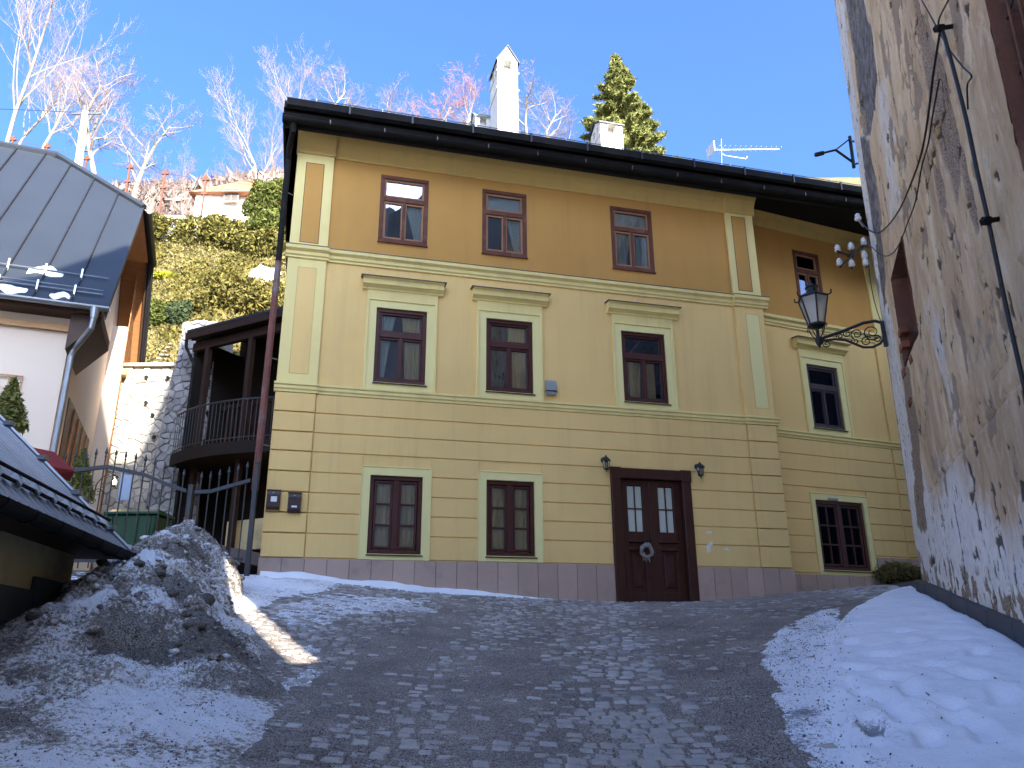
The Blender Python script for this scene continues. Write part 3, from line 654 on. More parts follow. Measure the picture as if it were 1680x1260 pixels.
gp = [B(SWL, B0, 0), B(SWL, B1, 0), B(SWL, B1, 6.3), B(SWL, RBm+1.4, zr(18.25)-.15), B(SWL, RBm-1.4, zr(18.25)-.15), B(SWL, B0, 6.3)]
q.poly(gp); q.quad(B(SLH, B1, 0), B(SLH, B1, 6.3), B(SWL, B1, 6.3), B(SWL, B1, 0)); q.quad(B(SLH, B0, 0), B(SLH, B1, 0), B(SLH, B1, 6.3), B(SLH, B0, 6.3)); q.quad(B(SLH, B0, 6.3), B(SLH, B1, 6.3), B(SWL, B1, 6.3), B(SWL, B0, 6.3))
q.build('wall', M['lwhite'], lh)
# roof planes with seams: each pan is its own sheet
pan = .62; k = 0; s = SG
while s > SLH-.4:
    a, b = s-pan, s; HP = -4.35
    def topb(x): return BH+(RBm-BH)*min(1, max(0, (SG-x)/(SG-HP)))
    q = MB(); q.hexa([B(a, 15.42, zr(15.42)), B(b, 15.42, zr(15.42)), B(b, topb(b), zr(topb(b))), B(a, topb(a), zr(topb(a))), B(a, 15.42, zr(15.42)+.03), B(b, 15.42, zr(15.42)+.03), B(b, topb(b), zr(topb(b))+.03), B(a, topb(a), zr(topb(a))+.03)])
    rp = q.build('roof_pan', M['seamroof'], lh)
    if s < SG-.1: MB().hexa([B(b-.012, 15.42, zr(15.42)+.031), B(b+.012, 15.42, zr(15.42)+.031), B(b+.012, topb(b), zr(topb(b))+.031), B(b-.012, topb(b), zr(topb(b))+.031), B(b-.012, 15.40, zr(15.42)+.075), B(b+.012, 15.40, zr(15.42)+.075), B(b+.012, topb(b)-.03, zr(topb(b))+.075), B(b-.012, topb(b)-.03, zr(topb(b))+.075)]).build('standing_seam', M['black'], rp)
    s -= pan
bb = 2*RBm-15.42
MB().quad(B(SLH-.4, bb, zr(15.42)), B(SLH-.4, RBm, ZR), B(-4.35, RBm, ZR), B(SG, bb, zr(15.42))).quad(B(SG, bb, zr(15.42)), B(-4.35, RBm, ZR), B(SG, 2*RBm-BH, ZH), B(SG, bb, zr(15.42))).build('rear_roof', M['seamroof'], lh)
MB().poly([B(SG+.08, BH-.1, ZH-.1), B(SG+.08, 2*RBm-BH+.1, ZH-.1), B(-4.35, RBm, ZR+.02)]).build('half_hip_roof', M['seamroof'], lh)
MB().tube([B(SLH-.4, RBm, ZR+.05), B(-4.35, RBm, ZR+.05)], .09, 6).tube([B(-4.35, RBm, ZR+.05), B(SG, BH, ZH+.05)], .085, 6).tube([B(-4.35, RBm, ZR+.05), B(SG, 2*RBm-BH, ZH+.05)], .085, 6).build('ridge_cap', M['seamroof'], lh)
g = MB()
def pipeline(mb, pts, r): mb.tube(pts, r, 8)
g.tube([B(SG+.14, BH-.12, ZH-.10), B(SG+.14, 2*RBm-BH+.12, ZH-.10)], .065, 8); g.tube([B(SG+.06, 2*RBm-BH, ZH-.02), B(SG+.06, bb, zr(15.42)-.02)], .06, 6); g.tube([B(SG+.10, 2*RBm-BH+.05, ZH-.1), B(SG+.10, bb+.1, zr(15.42)-.3)], .045, 8); g.build('verge_pipe', M['black'], lh)
# bargeboards and soffits of the gable
for (b_a, z_a, b_b, z_b) in ((15.42, zr(15.42), BH, ZH), (2*RBm-15.42, zr(15.42), 2*RBm-BH, ZH)):
    MB().hexa([B(SG-.04, b_a, z_a-.20), B(SG, b_a, z_a-.20), B(SG, b_b, z_b-.20), B(SG-.04, b_b, z_b-.20), B(SG-.04, b_a, z_a-.005), B(SG, b_a, z_a-.005), B(SG, b_b, z_b-.005), B(SG-.04, b_b, z_b-.005)]).build('bargeboard', M['darkbrown'], lh)
q = MB()
for (b_a, z_a, b_b, z_b) in ((15.42, zr(15.42), BH, ZH), (2*RBm-15.42, zr(15.42), 2*RBm-BH, ZH)): q.quad(B(SG-.04, b_a, z_a-.03), B(SWL, b_a, z_a-.03), B(SWL, b_b, z_b-.03), B(SG-.04, b_b, z_b-.03))
q.quad(B(SG, BH, ZH-.12), B(SWL, BH, ZH-.12), B(SWL, 2*RBm-BH, ZH-.12), B(SG, 2*RBm-BH, ZH-.12)); q.build('soffit', M['larch'], lh)
# larch clad bay on the gable: single boards
z = 1.4; bay0, bay1, SB = 21.25, 23.35, -2.34
while z < ZH-.2:
    lo = bay0 if z < 6.4 else max(bay0, 0); hi = min(bay1, 2*RBm-15.5-(z-ZE)/TPL if z > ZE else bay1)
    if hi-lo > .1: MB().hexa([B(SB-.02, lo, z), B(SB+.006*random.random(), lo, z), B(SB+.006*random.random(), hi, z), B(SB-.02, hi, z), B(SB-.02, lo, z+.128), B(SB-.004, lo, z+.128), B(SB-.004, hi, z+.128), B(SB-.02, hi, z+.128)]).build('board', M['larch'], lh)
    z += .135
MB().hexa([B(SWL, bay0+.01, 1.2), B(SB-.022, bay0+.01, 1.2), B(SB-.022, bay1, 1.2), B(SWL, bay1, 1.2), B(SWL, bay0+.01, 8.0), B(SB-.022, bay0+.01, 8.0), B(SB-.022, bay1, 8.0), B(SWL, bay1, 8.0)]).build('clad_bay', M['lwhite'], lh)
MB().hexa([B(SB-.01, bay0-.04, 6.7), B(SB+.10, bay0-.04, 6.7), B(SB+.10, bay1, 6.7), B(SB-.01, bay1, 6.7), B(SB-.01, bay0-.04, 6.86), B(SB+.10, bay0-.04, 6.86), B(SB+.10, bay1, 6.86), B(SB-.01, bay1, 6.86)]).build('beam', M['lightbeam'], lh)
MB().hexa([B(SB, bay1, 1.3), B(SB+.05, bay1, 1.3), B(SB+.05, bay1+.08, 1.3), B(SB, bay1+.08, 1.3), B(SB, bay1, 6.3), B(SB+.05, bay1, 6.3), B(SB+.05, bay1+.08, 6.3), B(SB, bay1+.08, 6.3)]).build('corner_board', M['darkbrown'], lh)
# eave timbers, gutter, downpipe
MB().hexa([B(SLH, 15.5, 6.0), B(SG-.1, 15.5, 6.0), B(SG-.1, B0, 6.0), B(SLH, B0, 6.0), B(SLH, 15.5, 6.18), B(SG-.1, 15.5, 6.18), B(SG-.1, B0, 6.5), B(SLH, B0, 6.5)]).build('eave_box', M['darkbrown'], lh)
MB().hexa([B(SLH, B0-.09, 5.72), B(SWL-.02, B0-.09, 5.72), B(SWL-.02, B0-.002, 5.72), B(SLH, B0-.002, 5.72), B(SLH, B0-.09, 5.84), B(SWL-.02, B0-.09, 5.84), B(SWL-.02, B0-.002, 5.84), B(SLH, B0-.002, 5.84)]).build('wall_plate', M['lightbeam'], lh)
MB().hexa([B(SWL+.005, B0-.3, 5.3), B(SG-.1, B0-.3, 5.9), B(SG-.1, B0+1.3, 5.9), B(SWL+.005, B0+1.3, 5.3), B(SWL+.005, B0-.3, 6.1), B(SG-.1, B0-.3, 6.1), B(SG-.1, B0+1.3, 6.1), B(SWL+.005, B0+1.3, 6.1)]).build('bracket', M['darkbrown'], lh)
FG = lambda s, h, o=0: B(s, 15.42-o, h)
g = MB(); halfpipe(g, FG, SLH-.3, SG+.05, .08, 6.10, .075); g.build('gutter', M['zinc'], lh)
g = MB(); g.tube([B(-2.30, 15.34, 6.06), B(-2.30, 15.34, 5.86)], [.085, .06], 12); g.tube([B(-2.30, 15.34, 5.86), B(-2.31, 15.36, 5.68), B(-2.58, 15.72, 5.36), B(-2.62, 15.76, 5.22), B(-2.62, 15.76, 1.2)], .055, 12); g.build('downpipe', M['zinc'], lh)
# snow guards on that roof
for b_, z_ in ((16.02, 0), (15.62, 0)):
    q = MB()
    for dz in ((.12, .2) if b_ < 15.8 else (.12,)): q.tube([B(SG-.15, b_, zr(b_)+dz), B(SLH, b_, zr(b_)+dz)], .016, 6)
    for s in np.arange(SG-.62, SLH, -.62): q.hexa([B(s-.015, b_-.05, zr(b_)-.02), B(s+.015, b_-.05, zr(b_)-.02), B(s+.015, b_+.05, zr(b_)+.04), B(s-.015, b_+.05, zr(b_)+.04), B(s-.015, b_-.03, zr(b_)+.24), B(s+.015, b_-.03, zr(b_)+.24), B(s+.015, b_+.01, zr(b_)+.24), B(s-.015, b_+.01, zr(b_)+.24)])
    q.build('snow_guard', M['zinc'], lh)
# dark brown panel for the window opening in the gable and lattice on the front
MB().hexa([B(SWL-.02, 16.9, 2.0), B(SWL+.02, 16.9, 2.0), B(SWL+.02, 20.4, 2.0), B(SWL-.02, 20.4, 2.0), B(SWL-.02, 16.9, 4.75), B(SWL+.02, 16.9, 4.75), B(SWL+.02, 20.4, 4.75), B(SWL-.02, 20.4, 4.75)]).build('gable_opening', M['darkbrown'], lh)
for b_ in (17.6, 18.3, 19.0, 19.7): MB().hexa([B(SWL+.02, b_, 2.0), B(SWL+.05, b_, 2.0), B(SWL+.05, b_+.1, 2.0), B(SWL+.02, b_+.1, 2.0), B(SWL+.02, b_, 4.7), B(SWL+.05, b_, 4.7), B(SWL+.05, b_+.1, 4.7), B(SWL+.02, b_+.1, 4.7)]).build('opening_batten', M['larch'], lh)
q = MB()
for i in range(6): q.tube([B(-4.0+.2*i-.35, B0-.04, 3.1), B(-4.0+.2*i-.35, B0-.04, 4.75)], .006, 5)
for j in range(9): q.tube([B(-4.35, B0-.045, 3.1+.205*j), B(-3.35, B0-.045, 3.1+.205*j)], .006, 5)
q.tube([B(-4.37, B0-.05, 4.77), B(-3.33, B0-.05, 4.77)], .015, 6); q.tube([B(-3.35, B0-.05, 4.77), B(-3.35, B0-.05, 3.0)], .013, 6); lat = q.build('trellis', M['lightbeam'], None)
tag(lat, 'wire trellis grid on the white wall of the left house', 'trellis')
# snow on the left roof
for i, (s_, b_, w_, l_) in enumerate(((-4.55, 16.03, .75, .14), (-3.35, 16.07, .62, .16), (-3.75, 15.56, .55, .12), (-2.95, 15.55, .35, .07))):
    n = 14; V = []; Qf = []
    for j in range(n):
        for k in range(6):
            u = j/(n-1)-.5; v = k/5-.5; e = max(0, 1-(2*u)**2)*max(0, 1-(2*v)**2)
            ss = s_+w_*u; b2 = b_+l_*v*(1+.4*math.sin(9*u+i))+.03*math.sin(7*u+i*2); V.append(B(ss, b2, zr(b2)+.02+.10*e**.6*(0.7+.5*float(vn(u*8+i, v*5)))))
    for j in range(n-1):
        for k in range(5): Qf.append((j*6+k, j*6+k+1, (j+1)*6+k+1, (j+1)*6+k))
    M.setdefault('snowplain', surf('roof_snow', (.80, .82, .85), .7, .04, 3, 40, .4, .01))
    tag(MB().add(V, Qf).build('snow_clump', M['snowplain'], None, smooth=True), ['snow lump on the upper roof rail at the left', 'ragged snow lump on the upper roof rail near its middle', 'flat snow strip on the lower rail of the left roof', 'last thin snow strip on the lower roof rail'][i], 'snow', 'snow on the dark left roof')
# lit wall lamp, small sign board
lp = at(188, 790, 15.6)
r = empty('gate_lantern', lp, 'lit iron scroll lantern on the wall behind the gate', 'lantern')
q = MB(); q.tube([lp+np.array((-.42, .1, -.35)), lp+np.array((-.38, .05, -.05)), lp+np.array((-.25, 0, .1)), lp+np.array((-.08, 0, .16)), lp+np.array((0, 0, .12))], .012, 6)
for c_, r_ in (((-.3, 0, -.22), .09), ((-.22, 0, -.08), .06), ((-.38, 0, -.4), .07)):
    q.tube([lp+np.array((c_[0]+r_*(1-k/14)*math.cos(k*.8), 0, c_[2]+r_*(1-k/14)*math.sin(k*.8))) for k in range(12)], .008, 5)
q.build('scroll_arm', M['black'], r)
MB().lathe(lp, [(.01, .14), (.05, .11), (.075, .08), (.07, .075)], 6).lathe(lp, [(.02, -.11), (.045, -.09), (.045, -.085)], 6).build('lantern_frame', M['black'], r)
M['lampglow'] = emit('warm_bulb', (1, .72, .35), 9)
MB().lathe(lp, [(.01, -.05), (.03, -.03), (.034, 0), (.02, .03), (.008, .04)], 10).build('bulb', M['lampglow'], r)
MB().lathe(lp, [(.066, .075), (.045, -.085)], 6).build('glass', M['bulbglass'], r)
ld = bpy.data.lights.new('lantern_light', 'POINT'); ld.energy = 6; ld.color = (1, .7, .38); ld.shadow_soft_size = .05
lo = bpy.data.objects.new('lantern_light', ld); COL.objects.link(lo); lo.location = tuple(lp+np.array((.0, -.12, .0)))
q = at(205, 800, 15.2)
tag(MB().box(q, (.22, .03, .5), Matrix.Rotation(.1, 3, 'Z')).box(q+np.array((0, 0, .29)), (.24, .06, .05)).build('notice_board', surf('blue_grey_board', (.30, .38, .50), .6), None, bevel=.006), 'pale blue board hanging behind the gate', 'board')

# ------------------------------------------------------------------ outbuilding with tin roof at the lower left
T_ = np.array((-4.32, 9.0, 1.06)); E_ = np.array((-3.71, 5.7, 1.06)); ed = (T_-E_)/np.linalg.norm(T_-E_); pd = np.array((-ed[1], ed[0], 0))
M['tin'] = surf('tin_roof', (.13, .14, .16), .38, .2, 1.5, 30, .1, .004, metal=.55, spec=.5)
M['shedwall'] = surf('shed_render', (.52, .43, .23), .92, .1, 1.3, 40, .4, .006, dirt=(.16, .13, .09), dirtscale=1.1, dirtamt=(.45, .75))
M['slate'] = surf('dark_base_slab', (.07, .07, .072), .6, .3, 2, 30, .3, .005)
SLP = .92
def S(a, b, c=0): # a along the eave from T towards the camera, b up the slope horizontally, c above the roof plane
    nrm = np.array((-pd[0]*SLP, -pd[1]*SLP, 1))/math.sqrt(1+SLP*SLP); return T_-ed*a+pd*b+np.array((0, 0, SLP*b))+nrm*c
shed = empty('outbuilding', T_-ed*2+pd*1.2+np.array((0, 0, -1)), 'low outbuilding with ribbed metal roof and yellowish wall at lower left', 'outbuilding')
q = MB(); LA, LB = 7.0, 2.6
q.hexa([S(0, 0, -.03), S(LA, 0, -.03), S(LA, LB, -.03), S(0, LB, -.03), S(0, 0), S(LA, 0), S(LA, LB), S(0, LB)]); rs = q.build('roof_sheet', M['tin'], shed)
for a in np.arange(.0, LA, .19): MB().hexa([S(a-.022, .02, -.002), S(a+.022, .02, -.002), S(a+.022, LB, -.002), S(a-.022, LB, -.002), S(a-.010, .02, .035), S(a+.010, .02, .035), S(a+.010, LB, .035), S(a-.010, LB, .035)]).build('roof_rib', M['tin'], rs)
q = MB(); q.tube([S(0, .0, .05), S(0, LB, .05)], .022, 6); q.build('verge_trim', M['zinc'], rs)
for b in np.arange(.25, LB, .42): MB().box(S(0, b, .07), (.09, .09, .05)).build('verge_clip', M['zinc'], rs)
# snow guard: two rails carried by plates
rl = MB(); rl.tube([S(.12, .25, .055), S(LA, .25, .055)], .017, 8); rl.tube([S(.12, .28, .12), S(LA, .28, .12)], .016, 8); sgd = rl.build('snow_guard_rail', M['gutterdark'], shed)
for i, a in enumerate(np.arange(.22, LA, .40)):
    MB().hexa([S(a-.005, .20, .0), S(a+.005, .20, .0), S(a+.005, .31, .0), S(a-.005, .31, .0), S(a-.005, .22, .08), S(a+.005, .22, .08), S(a+.005, .30, .135), S(a-.005, .30, .135)]).build('guard_plate', M['zinc'], sgd)
    MB().lathe(S(a+.02, .25, .055), [(.020, -.012), (.020, .012)], 8, Matrix.Rotation(math.radians(90), 3, 'X')).build('bolt', M['zinc'], sgd)
def FS(s, h, o=0): p = T_-ed*s-pd*o; return (p[0], p[1], h)
g = MB(); halfpipe(g, FS, -.08, LA, .075, 1.03, .085); gg = g.build('gutter', M['gutterdark'], shed)
for a in np.arange(.3, LA, .55):
    q = MB(); q.tube([FS(a, 1.03+.09*math.sin(math.pi+math.pi*i/8), .075+.09*math.cos(math.pi+math.pi*i/8)) for i in range(9)], .008, 5); q.build('gutter_bracket', M['black'], gg)
MB().quad(FS(-.0, .99, .0), FS(LA, .99, .0), FS(LA, .99, -.62), FS(0, .99, -.62)).build('soffit', M['darkbrown'], shed)
wl = MB(); wl.quad(FS(.35, -1.5, -.42), FS(LA, -1.5, -.42), FS(LA, 1.1, -.42), FS(.35, 1.1, -.42)); wl.poly([FS(.35, -1.5, -.42), FS(.35, 1.3, -.42), FS(.35, 3.2, -LB), FS(.35, -1.5, -LB)]); wl.build('wall', M['shedwall'], shed)
for i, a in enumerate(np.arange(.45, LA, .95)):
    p0 = T_-ed*a; gz = g1(*(p0+pd*.4)[:2]); MB().fbox(FS, a, a+.93, gz-.5, gz+.20+.02*(i % 2), -.44, -.375, .01).build('base_slab', M['slate'], shed)

ra = at(52, 733, 11.6); rb = at(88, 766, 11.6)
tag(MB().hexa([ra+np.array((0, 0, -.3)), rb+np.array((0, 0, -.12)), rb+np.array((0, .5, -.12)), ra+np.array((0, .5, -.3)), ra, rb, rb+np.array((.05, .5, .05)), ra+np.array((.05, .5, .05))]).build('red_awning', surf('dark_red_canvas', (.20, .02, .02), .7), None, bevel=.01), 'dark red sloping awning behind the tin roof', 'awning')
# ------------------------------------------------------------------ wrought-iron gate
M['iron'] = surf('gate_iron', (.05, .054, .06), .55, .25, 6, 50, .3, .003, metal=.3, dirt=(.09, .05, .03), dirtscale=4)
def finial(mb, x, y, z): mb.lathe((x, y, z), [(.012, -.02), (.022, 0), (.012, .015), (.010, .02), (.028, .06), (.018, .10), (.003, .16)], 6)
def gate(xa, xb, railf, label, n, Yg=13.0):
    r = empty('iron_gate', ((xa+xb)/2, Yg, 1.2), label, 'gate', 'gate leaves')
    pts = [(xa+(xb-xa)*i/24, Yg-.02, railf(xa+(xb-xa)*i/24)) for i in range(25)]
    q = MB()
    for i in range(24):
        a, b = pts[i], pts[i+1]; q.hexa([(a[0], Yg-.03, a[2]-.03), (b[0], Yg-.03, b[2]-.03), (b[0], Yg+.02, b[2]-.03), (a[0], Yg+.02, a[2]-.03), (a[0], Yg-.03, a[2]+.03), (b[0], Yg-.03, b[2]+.03), (b[0], Yg+.02, b[2]+.03), (a[0], Yg+.02, a[2]+.03)])
    q.build('top_rail', M['iron'], r)
    q = MB(); q.box(((xa+xb)/2, Yg, 1.42), (xb-xa, .04, .05)); q.build('bottom_rail', M['iron'], r)
    for i in range(n):
        x = xa+(xb-xa)*(i+.5)/n; z = railf(x); q = MB(); q.tube([(x, Yg+.005, 1.3), (x, Yg+.005, z+.17)], .011, 6); bo = q.build('bar', M['iron'], r)
        q = MB(); finial(q, x, Yg+.005, z+.19); q.build('spear_finial', M['iron'], bo)
rl1 = lambda x: float(np.interp(x, [-7.55, -6.79, -6.11, -5.7, -5.36], [2.87, 2.96, 2.81, 2.64, 2.53]))
rl2 = lambda x: float(np.interp(x, [-5.3, -5.0, -4.76, -4.27], [2.52, 2.53, 2.60, 2.74]))
gate(-7.6, -5.40, rl1, 'wide iron gate leaf with arched top rail before the green bin', 13)
gate(-5.26, -4.36, rl2, 'narrow iron gate leaf with dipping rail next to the yellow house', 6)
for x, t_, lab in ((-5.33, 2.62, 'iron gate post between the wide and narrow gate leaves'), (-4.27, 3.0, 'iron gate post against the yellow house corner')):
    tag(MB().box((x, 13.0, (t_+.8)/2), (.075, .075, t_-.8)).box((x, 13.0, t_+.01), (.095, .095, .025)).build('gate_post', M['iron'], None, bevel=.006), lab, 'post', 'gate posts')

# green wheeled bin
M['bin'] = surf('bin_green', (.010, .060, .026), .45, .12, 4, 60, .1, .002, spec=.45)
bx_, by_ = -6.62, 14.1
bn = empty('waste_bin', (bx_, by_, 1.4), 'green plastic wheeled bin standing behind the gate', 'bin')
def frus(c0, s0, c1, s1): return [(c0[0]-s0[0], c0[1]-s0[1], c0[2]), (c0[0]+s0[0], c0[1]-s0[1], c0[2]), (c0[0]+s0[0], c0[1]+s0[1], c0[2]), (c0[0]-s0[0], c0[1]+s0[1], c0[2]), (c1[0]-s1[0], c1[1]-s1[1], c1[2]), (c1[0]+s1[0], c1[1]-s1[1], c1[2]), (c1[0]+s1[0], c1[1]+s1[1], c1[2]), (c1[0]-s1[0], c1[1]+s1[1], c1[2])]
MB().hexa(frus((bx_, by_, 1.48), (.34, .26, 0), (bx_, by_, 2.28), (.44, .34, 0))).build('body', M['bin'], bn, bevel=.03)
MB().box((bx_, by_-.02, 2.31), (.95, .75, .05)).hexa(frus((bx_, by_, 2.335), (.45, .35, 0), (bx_, by_+.05, 2.40), (.38, .25, 0))).build('lid', M['bin'], bn, bevel=.015)
for dx in (-.3, .3): MB().lathe((bx_+dx, by_-.2, 1.5), [(.09, -.03), (.1, -.02), (.1, .02), (.09, .03)], 16, Matrix.Rotation(math.radians(90), 3, 'Y')).build('wheel', M['black'], bn)
for i in range(4): MB().hexa(frus((bx_-.27+.18*i, by_-.275, 1.55), (.012, .012, 0), (bx_-.34+.227*i, by_-.345, 2.24), (.012, .012, 0))).build('rib', M['bin'], bn)

# ------------------------------------------------------------------ timber gallery behind the gate
M['galshade'] = surf('gallery_shade_boards', (.014, .009, .007), .9, .3); M['gtim'] = surf('gallery_timber', (.026, .012, .008), .75, .3, 3, 40, .35, .005, stretch=(3, 3, 1))  # near-black tones stand in for the deep shade inside the gallery
ga_ = np.array((-5.0, 16.7, 0)); gb_ = np.array((-7.72, 18.1, 0)); gv = (gb_-ga_)/np.linalg.norm(gb_-ga_); gn = np.array((gv[1], -gv[0], 0)); gn = gn if gn[1] < 0 else -gn
def GA(a, o, z): p = ga_+gv*a+gn*o; return (p[0], p[1], z)
gl = empty('timber_gallery', GA(1.5, -.8, 1.2), 'timber gallery darkened as in shade, with lean-to roof, slatted balustrade and curved balcony', 'gallery')
LG = 3.05
def gbox(a0, a1, o0, o1, z0, z1, nm, m, par=gl): return MB().hexa([GA(a0, o1, z0), GA(a1, o1, z0), GA(a1, o0, z0), GA(a0, o0, z0), GA(a0, o1, z1), GA(a1, o1, z1), GA(a1, o0, z1), GA(a0, o0, z1)]).build(nm, M[m], par)
MB().hexa([GA(-.9, .35, 7.36), GA(LG, .35, 7.36), GA(LG, -2.2, 8.2), GA(-.9, -2.2, 8.2), GA(-.9, .35, 7.42), GA(LG, .35, 7.42), GA(LG, -2.2, 8.26), GA(-.9, -2.2, 8.26)]).build('roof', M['seamroof'], gl)
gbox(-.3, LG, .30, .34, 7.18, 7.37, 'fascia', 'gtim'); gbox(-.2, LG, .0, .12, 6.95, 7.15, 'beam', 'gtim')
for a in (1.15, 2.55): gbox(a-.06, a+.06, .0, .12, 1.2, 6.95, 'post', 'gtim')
gbox(-1.2, LG+.1, -1.55, -1.45, 1, 7.95, 'back_wall', 'galshade'); gbox(LG-.02, LG+.08, -1.5, .0, 1, 7.3, 'end_wall', 'galshade'); MB().hexa([GA(-1.2, .2, 7.2), GA(LG, .2, 7.2), GA(LG, -1.5, 7.76), GA(-1.2, -1.5, 7.76), GA(-1.2, .2, 7.25), GA(LG, .2, 7.25), GA(LG, -1.5, 7.81), GA(-1.2, -1.5, 7.81)]).build('ceiling', M['galshade'], gl)
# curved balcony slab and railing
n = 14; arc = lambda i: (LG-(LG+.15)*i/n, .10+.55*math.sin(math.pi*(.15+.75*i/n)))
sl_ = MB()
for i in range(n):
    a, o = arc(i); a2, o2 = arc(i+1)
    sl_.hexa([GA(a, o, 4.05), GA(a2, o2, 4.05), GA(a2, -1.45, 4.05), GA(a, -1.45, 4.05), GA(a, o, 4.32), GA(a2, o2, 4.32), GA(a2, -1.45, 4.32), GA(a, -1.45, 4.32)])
sl_.build('balcony_slab', M['galshade'], gl)
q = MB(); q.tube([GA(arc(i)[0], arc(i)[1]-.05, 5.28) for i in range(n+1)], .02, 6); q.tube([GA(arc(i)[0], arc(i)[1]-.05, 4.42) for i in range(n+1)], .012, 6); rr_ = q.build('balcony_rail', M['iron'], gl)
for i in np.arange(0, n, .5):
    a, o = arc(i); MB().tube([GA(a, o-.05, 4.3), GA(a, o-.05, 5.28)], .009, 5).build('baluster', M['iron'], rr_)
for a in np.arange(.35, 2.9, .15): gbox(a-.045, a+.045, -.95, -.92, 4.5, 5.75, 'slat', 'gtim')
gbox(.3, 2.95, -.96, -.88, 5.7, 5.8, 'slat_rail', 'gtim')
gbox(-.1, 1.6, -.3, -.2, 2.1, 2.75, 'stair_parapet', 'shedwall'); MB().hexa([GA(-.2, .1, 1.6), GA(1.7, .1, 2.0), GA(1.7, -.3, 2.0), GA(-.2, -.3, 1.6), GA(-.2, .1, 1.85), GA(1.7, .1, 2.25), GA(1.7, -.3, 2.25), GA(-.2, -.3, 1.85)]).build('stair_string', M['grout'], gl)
pp = MB(); pp.tube([GA(LG+.05, .3, 7.35), GA(LG+.02, .3, 7.0), GA(LG-.15, .16, 6.6), GA(LG-.17, .16, 6.3), GA(LG-.17, .16, 1.5)], .04, 8); pp.build('downpipe', M['gutterdark'], gl)
